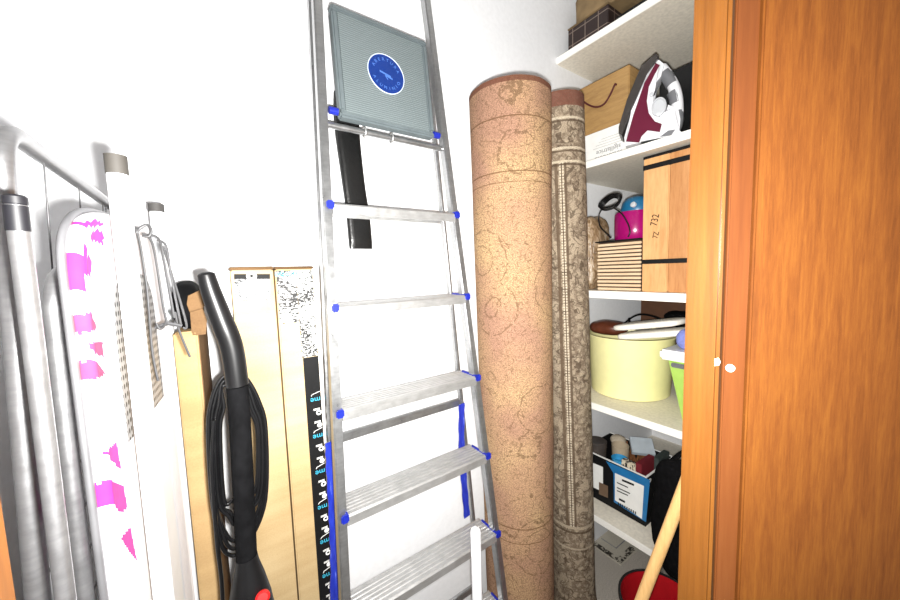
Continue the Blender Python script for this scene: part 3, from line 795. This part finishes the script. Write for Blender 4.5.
PKB = PK + [([(W_ * .55 - a * 1.3 + .1, b - .2) for a, b in p], i) for p, i in PK]
def inside(pt, poly):
    r = False; n = len(poly)
    for i in range(n):
        x0, y0 = poly[i]; x1, y1 = poly[i - 1]
        if (y0 > pt[1]) != (y1 > pt[1]) and pt[0] < (x1 - x0) * (pt[1] - y0) / (y1 - y0) + x0: r = not r
    return r
m = MB(); b = m.b
secs = [(.068 - .002 * k, .0055) for k in range(29)] + [(.009, .0065), (.006, .007), (.003, .0062), (.001, .004), (0, .001), (0, -.002), (.001, -.005), (.003, -.0075), (.006, -.009)] + [(.010 + .006 * k, -.010) for k in range(19)]
loops = []
for ins, off in secs:
    P3, L2 = loop(ins, off); loops.append(([b.verts.new(p) for p in P3], L2))
for secs_i, ((A_, LA), (B_, LB)) in enumerate(zip(loops, loops[1:])):
    n = len(A_)
    for k in range(n):
        k2 = (k + 1) % n
        f = b.faces.new((A_[k], A_[k2], B_[k2], B_[k]))
        c2 = ((LA[k][0] + LB[k][0] + LA[k2][0] + LB[k2][0]) / 4, (LA[k][1] + LB[k][1] + LA[k2][1] + LB[k2][1]) / 4)
        for poly, mi in (PK if secs_i < 34 else PKB):
            if inside(c2, poly): f.material_index = mi; break
b.faces.new(loops[-1][0])
part(m, 'cover', [M['cover'], M['pink'], M['rose']], t, 'white cover with pink print', angle=60)
P3, L2 = loop(.020, 0)
m = MB()
bb = [Vector((a, c, 0)) for a, c in L2]
fm2 = frame(e0 + nb * .0035, UD, (0, 0, 1))
def panel(z0, z1): 
    q = [(a, c) for a, c in loop(.085, 0)[1]]
    return [(max(.05, min(W_ - .05, a)), max(z0, min(z1, c))) for a, c in ((.060, z0), (W_ - .060, z0), (W_ - .060, z1), (.060, z1))]
part(MB().prism(panel(-.185, .03), -.003, .0012, fm2), 'mesh_plate', M['mesh'], t, 'perforated grey steel plate')
part(MB().prism(panel(zlo + .05, -.1855), -.003, .0012, fm2), 'steel_plate', M['white'], t)
part(MB().tube([p - nb * .0065 for p in loop(-.001, 0)[0]], .0034, 10, closed=True), 'board_rim', M['rim'], t, 'grey metal rim', angle=60)
# legs
lg = part(MB().tube([V(-0.0735, .515, .118), V(-0.0740, .515, -.4), V(-0.078, .515, -1.33)], [.0090, .0098, .0100], 20), 'leg', M['white_tube'], t)
part(MB().tube([V(-0.0735, .515, .114), V(-0.0734, .515, .134)], .0096, 20), 'rubber_cap', M['cap_beige'], lg, 'grey beige rubber cap')
lg = part(MB().tube([V(-0.0715, .835, .128), V(-0.076, .835, -.4), V(-0.080, .835, -1.33)], .0105, 20), 'leg', M['white_tube'], t)
part(MB().tube([V(-0.0715, .835, .124), V(-0.0715, .835, .1385)], .0118, 20), 'rubber_cap', M['cap_grey'], lg, 'dark grey rubber cap')
part(MB().tube([V(-0.078, .515, -1.30), V(-0.080, .835, -1.30)], .008, 14), 'leg_brace', M['white_tube'], t)
part(MB().box(V(-.081, .545, -.256), V(-.072, .575, -.243), .002), 'leg_hinge', M['white'], t)
# wire iron rest
Yw = 0.60
wr = part(MB().tube(spline([on_y(a, b, Yw) for a, b in ((136, 233), (140, 228), (147, 225), (151, 230), (149, 236), (142, 236))], 6), .0018, 8), 'iron_rest', M['wire'], t, 'bare wire iron rest')
WS = [((137, 232), (141, 250), (147, 290), (152, 350), (158, 381)), ((148, 236), (154, 250), (163, 305), (166, 322), (160, 329), (156, 323)),
      ((142, 234), (158, 238), (163, 256), (174, 318)), ((157, 240), (166, 246), (171, 275), (181, 326)), ((163, 246), (168, 262), (186, 322), (183, 328)), ((175, 312), (179, 330), (190, 357))]
for i, wp in enumerate(WS):
    part(MB().tube(spline([on_y(a, b, Yw + .004 * i) for a, b in wp], 6), .0015, 8), 'rest_wire', M['wire'], wr)
part(MB().tube(spline([on_y(a, b, Yw + .01) for a, b in ((155, 328), (168, 324), (182, 326))], 4), .0026, 8), 'rest_wire', M['wire'], wr)
part(MB().tube([V(-.093, .60, .075), on_y(139, 230, Yw)], .003, 8), 'rest_wire', M['wire'], wr)

# ------------------------------------------------------------------ top shelf
zs = SH[0][1]
t = thing('plaid_box', 'dark brown box with pale grid lines at the left end of the topmost shelf', 'box', V(1.36, .87, zs))
part(MB().box(V(1.30, .768, zs), V(1.44, .946, zs + .112), .003), 'box_body', M['plaid'], t)
part(MB().box(V(1.297, .766, zs + .1125), V(1.442, .948, zs + .117), .003), 'box_lid', M['bag_brown'], t)
tag(MB().blob(V(1.40, .82, zs + .172), (.090, .110, .074), 6, .07, 16, 2, lo=zs + H + .1175).build('paper_bag', M['bag_brown'], angle=60), 'crumpled brown paper bag lying on the dark gridded box of the top shelf', 'bag')
tag(MB().box(V(1.32, .50, zs), V(1.52, .755, zs + .06), .006).build('dark_case', M['black'], angle=40), 'flat black case lying beside the gridded box on the top shelf', 'case')

# ------------------------------------------------------------------ second shelf
zs = SH[1][1]
t = thing('white_carton', 'flat white carton with upside-down black print under the wooden crate', 'box', V(1.4, .79, zs))
part(MB().box(V(1.335, .700, zs), V(1.56, .945, zs + .133), .002), 'carton_body', M['paper'], t)
part(MB().box(V(1.3340, .701, zs + .001), V(1.3348, .944, zs + .006)), 'printed_strip', M['ink'], t)
text_part('sottovuoto', .026, V(1.3342, .785, zs + .024), (0, 1, 0), (0, 0, -1), M['ink_grey'], t)
text_part('sigillatrice', .026, V(1.3342, .785, zs + .048), (0, 1, 0), (0, 0, -1), M['ink_grey'], t)
m = MB()
for k in range(4): m.box(V(1.3340, .73, zs + .066 + k * .010), V(1.3348, .85 - .012 * k, zs + .0668 + k * .010))
part(m, 'printed_lines', M['ink_grey'], t)
t = thing('wooden_crate', 'pale wooden crate with a maroon rope handle, stacked on the white carton', 'crate', V(1.4, .81, zs + .13))
zc0 = zs + .1335
part(MB().box(V(1.343, .708, zc0), V(1.54, .950, zc0 + .203), .003), 'crate_body', M['box_wood'], t)
hp = [on_x(a, b, 1.334) for a, b in ((576, 92), (580, 98), (587, 104), (596, 107), (604, 104), (610, 95), (615, 84))]
part(MB().tube([hp[0] + Vector((.012, 0, 0))] + spline(hp, 6) + [hp[-1] + Vector((.012, 0, 0))], .0036, 8), 'rope_handle', M['maroon_cord'], t, 'maroon rope')

# steam iron standing on its heel
O = V(1.312, .560, zs); nI = Vector((-.92, -.392, 0)).normalized(); uI = Vector((0, 0, 1)).cross(nI)
fI = frame(O, uI, (0, 0, 1)); fIi = fI.inverted()
def ip(px): return [tuple((fIi @ on_plane(a, b, O, nI))[:2]) for a, b in px]
def clampz(P): return [(a, max(.008, b)) for a, b in P]
t = thing('steam_iron', 'white and burgundy steam iron standing on its heel on the second shelf', 'iron', O)
bodyp = clampz(ip(((655, 65), (659, 64), (664, 68), (661, 80), (652, 92), (649, 104), (650, 115), (655, 124), (661, 126), (666, 118), (668, 108), (678, 112), (680, 122), (679, 134), (678, 142), (655, 147), (626, 152), (625, 140), (632, 115), (644, 82))))
part(MB().prism(bodyp, -.040, .040, fI, .012, 3), 'housing', M['iron_white'], t, angle=60)
part(MB().prism(clampz(ip(((656, 60), (659, 63), (647, 79), (633, 112), (623, 139), (620, 137), (620, 131), (628, 105), (642, 72)))), -.046, .046, fI, .003), 'soleplate', M['sole'], t, 'dark soleplate')
pan = ip(((656, 69), (660, 71), (655, 80), (649, 92), (647, 106), (649, 118), (655, 126), (662, 128), (660, 136), (648, 134), (642, 140), (640, 146), (627, 145), (634, 120), (645, 88)))
for a, b_ in ((.0390, .0425), (-.0425, -.0390)): part(MB().prism(pan, a, b_, fI, .001), 'side_panel', M['burgundy'], t, 'burgundy side panel')
hd = spline([fI @ Vector((*q, 0)) for q in ip(((662, 67), (668, 76), (674, 88), (677, 102), (677, 120), (673, 131), (668, 136)))], 6)
part(MB().tube(hd, [.014 + .004 * math.sin(PI * i / (len(hd) - 1)) for i in range(len(hd))], 16), 'handle', M['iron_white'], t, angle=60)
for seg in ((664, 73, 668, 78, 672, 85), (673, 92, 675, 97, 676, 104), (677, 112, 677, 122, 674, 131)):
    g = [fI @ Vector((*q, 0)) for q in ip(((seg[0], seg[1]), (seg[2], seg[3]), (seg[4], seg[5])))]
    part(MB().tube(spline(g, 5), .0186, 16), 'handle_grip', M['iron_grey'], t, 'grey grip', angle=60)
dl = ip(((659, 112),))[0]
part(MB().lathe([(.0215, .036), (.0215, .050), (.017, .052), (.0165, .048)], fI @ Matrix.Translation((dl[0], dl[1], 0)), 32, ey=1.35), 'dial', M['iron_pale'], t, 'oval temperature dial')
dl = ip(((652, 100),))[0]
part(MB().lathe([(.0065, .036), (.0065, .049), (.004, .050)], fI @ Matrix.Translation((dl[0], dl[1], 0)), 20), 'steam_button', M['iron_pale'], t)
part(MB().prism(clampz(ip(((640, 152), (642, 146), (660, 137), (676, 132), (681, 136), (680, 146)))), -.045, .045, fI, .006), 'heel', M['iron_white'], t, angle=60)
part(MB().prism(clampz(ip(((660, 141), (668, 135), (675, 134), (671, 140)))), .0445, .0465, fI), 'heel_inset', M['iron_grey'], t, 'grey inset')
tag(MB().box(V(1.45, .42, zs), V(1.75, .655, zs + .30), .012).build('black_case', M['black'], angle=50), 'shiny black hard case standing behind the steam iron', 'case')

# ------------------------------------------------------------------ middle shelf
zs = SH[2][1]
t = thing('plank_bundle', 'tall bundle of reddish bamboo planks tied with black bands, right end of the middle shelf', 'planks', V(1.4, .5, zs))
part(MB().box(V(1.30, .5445, zs), V(1.42, .630, zs + .478), .003), 'plank', M['board_wood'], t)
part(MB().box(V(1.302, .40, zs), V(1.42, .5435, zs + .478), .003), 'plank', M['board_wood2'], t)
for z0, z1 in ((.100, .116), (.432, .449), (.470, .4795)):
    part(MB().box(V(1.2985, .3985, zs + z0), V(1.4215, .6315, zs + z1), .001), 'band', M['ink'], t, 'black band')
text_part('732', .034, on_x(655, 220, 1.2992), (0, -.2, 1), (0, 1, .2), M['ink'], t, 'handwriting', squash=.8)
text_part('7Z', .026, on_x(656, 235, 1.2992), (0, -.2, 1), (0, 1, .2), M['ink'], t, 'handwriting', squash=.8)
t = thing('slatted_box', 'low pale slatted wooden box on the middle shelf, under the magenta container', 'box', V(1.4, .72, zs))
part(MB().box(V(1.306, .637, zs), V(1.44, .800, zs + .190), 0), 'box_core', M['slat_gap'], t)
m = MB()
for k in range(13):
    z0 = zs + .002 + k * .01445
    m.box(V(1.299, .6335, z0), V(1.3055, .806 + .001 * (k % 3), z0 + .0092), .002)
    m.box(V(1.300, .800, z0), V(1.44, .8065, z0 + .0092), .002)
part(m, 'slats', M['slat'], t)
part(MB().box(V(1.29, .635, zs + .1905), V(1.45, .812, zs + .1955), .001), 'box_lid', M['ink'], t, 'thin dark lid')
zt2 = zs + .1956
t = thing('flask', 'glossy magenta container with a petrol blue lid on the slatted box', 'container', V(1.38, .70, zt2))
part(MB().blob(V(1.375, .700, zt2 + .055), (.060, .062, .058), 5, 0, nu=48, lo=zt2 + H).build('x', M['magenta']) if False else MB().lathe([(.055, 0), (.059, .004), (.060, .04), (.060, .100), (.056, .108)], Matrix.Translation(V(1.375, .703, zt2)), 40, ey=1.15), 'container_body', M['magenta'], t, 'glossy magenta body', angle=50)
ld_ = part(MB().lathe([(.050, .1085), (.051, .118), (.046, .142), (.034, .158), (.014, .166), (.004, .167)], Matrix.Translation(V(1.375, .692, zt2)), 40, ey=1.1), 'lid', M['teal'], t, 'petrol blue domed lid', angle=60)
q = on_x(634, 205, 1.322)
part(MB().lathe([(.010, 0), (.010, .008), (.006, .010)], frame(q, (0, -1, .2), (.3, 0, 1)), 18), 'lid_button', M['iron_pale'], ld_)
m = MB()
for k in range(5):
    cc = V(1.300 + .005 * k, .752 + .004 * k, zt2 + .142 + .004 * k)
    m.tube([cc + Vector((.006 * math.sin(2 * a), (.034 + .003 * k) * math.cos(a), (.020 + .003 * (k % 3)) * math.sin(a) - .008 * math.cos(a))) for a in (2 * PI * i / 28 for i in range(28))], .0036, 8, closed=True)
m.tube(spline([on_x(a, b, 1.296) for a, b in ((604, 206), (599, 215), (600, 226), (606, 233), (611, 238))], 8), .0028, 8)
m.tube(spline([on_x(a, b, 1.299) for a, b in ((614, 208), (622, 214), (628, 224), (630, 232), (628, 237))], 8), .0028, 8)
part(m, 'power_cable', M['cord'], t, 'coiled black cable', angle=70)
t = tag(MB().blob(V(1.38, .888, zs + .155), (.08, .062, .160), 3.2, .13, 14, 6, lo=zs + H).build('cellophane_bag', M['amber'], angle=60), 'shiny brown cellophane bag in the back corner of the middle shelf', 'bag')

# ------------------------------------------------------------------ fourth shelf
zs = SH[3][1]
t = thing('tub', 'large pale yellow oval plastic tub heaped with folded cloths', 'tub', V(1.52, .785, zs))
prof = [(.152, .0), (.158, .004), (.171, .24), (.173, .252), (.180, .254), (.180, .259), (.170, .259), (.166, .24), (.152, .012), (.01, .010)]
part(MB().lathe(prof, Matrix.Translation(V(1.520, .783, zs)), 64, ex=1.05, ey=.985, cap1=True), 'tub_body', M['yellow'], t, angle=50)
zr = zs + .248
tag(MB().blob(V(1.470, .855, zr + .033), (.065, .085, .032), 2.4, .1, 14, 3).build('leather_bag', M['brown_leather'], angle=60), 'rounded brown leather bag lying in the yellow tub, left of the cream towels', 'bag')
def towel(c, sx, sy, sz, rot, lab, s):
    mb = MB().blob((0, 0, 0), (sx, sy, sz), 4.5, .04, 18, s)
    bmesh.ops.transform(mb.b, matrix=Matrix.Translation(c) @ Matrix.Rotation(rot, 4, 'Z') @ Matrix.Rotation(-.20, 4, 'X'), verts=mb.b.verts[:])
    return tag(mb.build('folded_towel', M['towel'], angle=60), lab, 'towel', 'cream towels in the yellow tub')
towel(V(1.415, .640, zr + .040), .06, .125, .014, 0.05, 'lower cream folded towel lying on the front rim of the yellow tub', 3)
towel(V(1.435, .665, zr + .072), .065, .13, .014, 0.05, 'upper cream folded towel on top of the other in the yellow tub', 8)
m = MB()
for k, ps in enumerate((((618, 333), (626, 322), (638, 315), (652, 316), (668, 322), (684, 320)), ((622, 330), (634, 326), (650, 322), (672, 318), (690, 318)), ((629, 318), (631, 326), (640, 330), (655, 327)))):
    m.tube(spline([on_x(a, b, 1.56 + .01 * k) for a, b in ps], 8), .008, 8, sx=.45)
m.blob(V(1.66, .62, zr + .07), (.05, .08, .04), 2.6, .18, 18, 5)
tag(m.build('strap_bundle', M['black_matt'], angle=60), 'tangle of black straps lying behind the cream towels in the yellow tub', 'strap')
tag(MB().box(V(1.80, .40, zs), V(1.815, .875, zs + .425), .002).build('hardboard_sheet', M['hardboard']), 'dark brown hardboard sheet standing at the back of the fourth shelf', 'board')
t = thing('green_tub', 'green plastic box with white lid and grey latch, right of the yellow tub', 'box', V(1.42, .50, zs))
part(MB().prism([(.375, 0), (.500, 0), (.552, .215), (.340, .215)], 1.335, 1.52, Matrix(((0, 0, 1, 0), (1, 0, 0, 0), (0, 1, 0, zs + H), (0, 0, 0, 1))), .006), 'box_body', M['green'], t)
lid = part(MB().box(V(1.320, .330, zs + .2155), V(1.53, .575, zs + .252), .008), 'lid', M['white'], t, 'white lid')
q = on_x(678, 366, 1.316)
part(MB().box((1.312, q.y - .022, q.z - .008), (1.322, q.y + .022, q.z + .008), .003), 'latch', M['iron_grey'], lid, 'grey latch')
tag(MB().blob(V(1.38, .510, zs + .288), (.035, .030, .036), 2.2, .10, 30, 2, lo=zs + H + .2525).build('cloth_bundle', M['lilac'], angle=60), 'small lilac cloth bundle on the white lid of the green box', 'cloth')

# ------------------------------------------------------------------ lowest shelf
zs = SH[4][1]
X0, X1, Y0, Y1, BH = 1.353, 1.60, .625, .915, .205
t = thing('open_box', 'open black cardboard box with blue and white labels, full of odds and ends, lowest shelf', 'box', V(1.47, .77, zs))
m = MB().box(V(X0, Y0, zs), V(X1, Y1, zs + .004))
m.box(V(X0, Y0, zs + .0045), V(X0 + .005, Y1, zs + BH)); m.box(V(X1 - .005, Y0, zs + .0045), V(X1, Y1, zs + BH))
m.box(V(X0 + .0055, Y0, zs + .0045), V(X1 - .0055, Y0 + .005, zs + BH)); m.box(V(X0 + .0055, Y1 - .005, zs + .0045), V(X1 - .0055, Y1, zs + BH))
part(m, 'box_body', M['ink'], t)
m = MB()
m.box(V(X0 - .001, Y0 - .001, zs + BH), V(X0 + .006, Y1 + .001, zs + BH + .003)); m.box(V(X0 + .0065, Y0 - .001, zs + BH), V(X1, Y0 + .006, zs + BH + .003))
m.box(V(X1 - .006, Y0 + .0065, zs + BH), V(X1, Y1, zs + BH + .003))
part(m, 'box_rim', M['paper'], t, 'white cut edge')
def xpoly(px, x, name, mt, par, d=.0006, lab=None):
    P = [on_x(a, b, x) for a, b in px]
    return part(MB().prism([(-(p.y), p.z) for p in P], 0, d, frame((x, 0, 0), (0, -1, 0), (0, 0, 1))), name, mt, par, lab)
bp = xpoly(((606, 461), (650, 480), (646, 522), (614, 502), (613.5, 473)), X0 - .0005, 'blue_panel', M['label_blue'], t, lab='blue printed front panel')
xpoly(((615, 473), (644, 486), (642, 519), (615, 500)), X0 - .0012, 'label', M['paper'], bp, lab='white label')
m = MB()
lab_o = X0 - .0022
def lbar(px):
    P = [on_x(a, b, lab_o) for a, b in px]; m.prism([(-(p.y), p.z) for p in P], 0, .0005, frame((lab_o, 0, 0), (0, -1, 0), (0, 0, 1)))
lbar(((622, 479), (634, 484), (634, 486), (622, 481))); lbar(((617, 482), (628, 487), (628, 488), (617, 483)))
lbar(((617, 487), (630, 493), (630, 494), (617, 488))); lbar(((617, 490), (628, 495), (628, 496), (617, 491)))
lbar(((619, 498), (625, 501), (625, 503), (619, 500)))
part(m, 'printed_lines', M['ink'], bp)
m = MB()
for k in range(9): lbar(((618 + k * 2.1, 502 + k * 1.15), (619.2 + k * 2.1, 502.6 + k * 1.15), (619.2 + k * 2.1, 505.4 + k * 1.15), (618 + k * 2.1, 504.6 + k * 1.15)))
part(m, 'barcode', M['ink'], bp)
xpoly(((586, 460), (603, 467), (603, 492), (587, 484)), X0 - .0008, 'label', M['paper'], t, lab='pale paper label')
xpoly(((599, 482), (608, 486), (608, 498), (599, 494)), X0 - .0016, 'tape', M['tape'], t, lab='strip of brown tape')
text_part('P', .040, V(X0 + .028, Y0 - .0006, zs + BH - .028), (1, 0, 0), (0, 0, 1), M['paper'], t)
# things in the box
zi = zs + .0045
def up(name, prof, x, y, mt, lab, cat, tilt=(0, 0), **k):
    mx = Matrix.Translation(V(x, y, zi)) @ Matrix.Rotation(tilt[0], 4, 'X') @ Matrix.Rotation(tilt[1], 4, 'Y')
    return tag(MB().lathe(prof, mx, 32, **k).build(name, mt, angle=40), lab, cat)
up('round_tin', [(.038, .002), (.040, .006), (.040, .215), (.043, .216), (.043, .240), (.040, .243), (.030, .2415), (.004, .2415)], 1.403, .868, M['tin'], 'round dark pewter tin in the left front corner of the black box', 'tin')
up('cup', [(.026, .001), (.030, .08), (.036, .235), (.0345, .236), (.0285, .09), (.024, .07), (.004, .07)], 1.458, .788, M['cup_cream'], 'beige cup leaning between the pewter tin and the blue foil pot', 'cup')
up('pot', [(.027, .001), (.030, .20), (.033, .212), (.031, .213), (.028, .19), (.004, .19)], 1.392, .755, M['cup_blue'], 'blue foil pot at the front rim of the black box', 'pot')
tag(MB().box((-.045, -.011, 0), (.045, .011, .075), .002, Matrix.Translation(V(1.475, .695, zi + .225)) @ Matrix.Rotation(math.radians(-52), 4, 'Z') @ Matrix.Rotation(math.radians(-58), 4, 'X')).build('small_carton', M['card_grey']), 'pale grey flat carton lying on top of the clutter in the black box', 'box')
tag(MB().box((-.05, -.012, 0), (.05, .012, .225), .002, Matrix.Translation(V(1.535, .650, zi))).build('folder', M['card_dark']), 'dark green card folder at the back right of the black box', 'folder')
tag(MB().box((-.055, -.012, 0), (.055, .012, .235), .002, Matrix.Translation(V(1.425, .665, zi))).build('book', M['book_red']), 'dark red clothbound book upright at the right side of the black box', 'book')
tag(MB().box((-.012, -.032, 0), (.012, .026, .225), .002, Matrix.Translation(V(1.378, .708, zi))).build('packet', M['zebra']), 'black and cream printed packet between the blue pot and the red book', 'packet')
mb = MB(); random.seed(3)
for k in range(14):
    x, y = 1.525 + random.uniform(-.02, .015), .755 + random.uniform(-.05, .035)
    mb.tube(spline([V(x, y, zi + .001), V(x + random.uniform(-.006, .006), y + random.uniform(-.006, .006), zi + .12), V(x + random.uniform(-.02, .02), y + random.uniform(-.02, .02), zi + random.uniform(.19, .235))], 5), random.uniform(.003, .006), 7)
tag(mb.build('twig_bunch', M['root'], angle=60), 'bunch of brown twigs standing in the middle of the black box', 'twigs')
mb = MB().blob(V(1.560, .850, zi + .09), (.026, .028, .09), 2.6, .05, 30, 1, lo=zi + H).blob(V(1.554, .850, zi + .200), (.034, .036, .026), 2, .08, 40, 2)
tag(mb.build('plush_toy', M['plush'], angle=60), 'cream plush toy peeping out at the back of the black box', 'toy')

# ------------------------------------------------------------------ bottom right corner
t = thing('black_sack', 'limp black cloth bag hanging in front of the lowest shelf, behind the broom handle', 'bag', V(1.2, .385, -1.05))
mb = MB().blob(V(1.192, .385, -.835), (.045, .140, .215), 3.4, .13, 9, 4, nu=56, nv=40)
part(mb, 'bag_body', M['black_matt'], t, angle=60)
part(MB().tube(spline([V(1.20, .49, -.67), V(1.235, .45, -.615), V(1.2405, .385, -.598), V(1.235, .33, -.615), V(1.20, .29, -.67)], 8), .012, 8, sx=.4), 'carry_strap', M['black_matt'], t)
part(MB().tube([V(1.2495, .385, -.575), V(1.238, .385, -.575), V(1.232, .385, -.598), V(1.240, .385, -.612)], .003, 8), 'hook', M['alu'], t)
t = thing('bucket', 'dark red round plastic bucket with black rim behind the wooden broom handle', 'bucket', (0.93, .385, 0))
part(MB().lathe([(.075, .001), (.080, .004), (.101, .525), (.098, .527), (.077, .012), (.01, .010)], Matrix.Translation((.93, .385, 0)), 48), 'bucket_body', M['red_bucket'], t, angle=50)
part(MB().lathe([(.1015, .517), (.105, .519), (.105, .529), (.1015, .530), (.0985, .529)], Matrix.Translation((.93, .385, 0)), 48, cap0=False, cap1=False), 'rim', M['ink'], t, 'black rim')
a = on_x(688, 478, .80); b_ = on_x(639, 606, .78); d = (b_ - a)
t = thing('broom', 'broom with a pale beech handle leaning against the door frame over the red bucket', 'broom', (b_.x, b_.y, 0))
e = a - d * .9; k_ = (.10 - a.z) / d.z; f_ = a + d * k_
part(MB().tube([e, a, b_, f_], .0125, 18), 'handle', M['stick'], t)
part(MB().box((f_.x - .02, f_.y - .10, .07), (f_.x + .02, f_.y + .10, .11), .008), 'broom_head', M['red_bucket'], t)
part(MB().box((f_.x - .016, f_.y - .095, 0), (f_.x + .016, f_.y + .095, .0695), .002), 'bristles', M['ink'], t)
cm = on_x(621, 565, 1.0); r_ = ray(621, 565); cm = r_ * (-(H - .004) / r_.z)
t = thing('floor_mat', 'thin grey mat with dark patterned border lying on the floor under the shelves', 'mat', (cm.x + .2, cm.y + .1, 0))
part(MB().box((cm.x, cm.y, 0), (cm.x + .45, .962, .004), .001), 'mat_base', M['mat'], t)
m = MB()
bx0, by0 = cm.x + .004, cm.y + .004
m.box((bx0, by0, .0042), (bx0 + .44, by0 + .028, .0048)); m.box((bx0, by0 + .0285, .0042), (bx0 + .028, .955, .0048))
part(m, 'mat_border', M['mat_dark'], t, 'dark patterned border')
m = MB().box((bx0 + .075, by0 + .060, .0042), (bx0 + .42, by0 + .065, .005)); m.box((bx0 + .070, by0 + .060, .0042), (bx0 + .0745, .955, .005))
part(m, 'inner_line', M['ink_grey'], t)
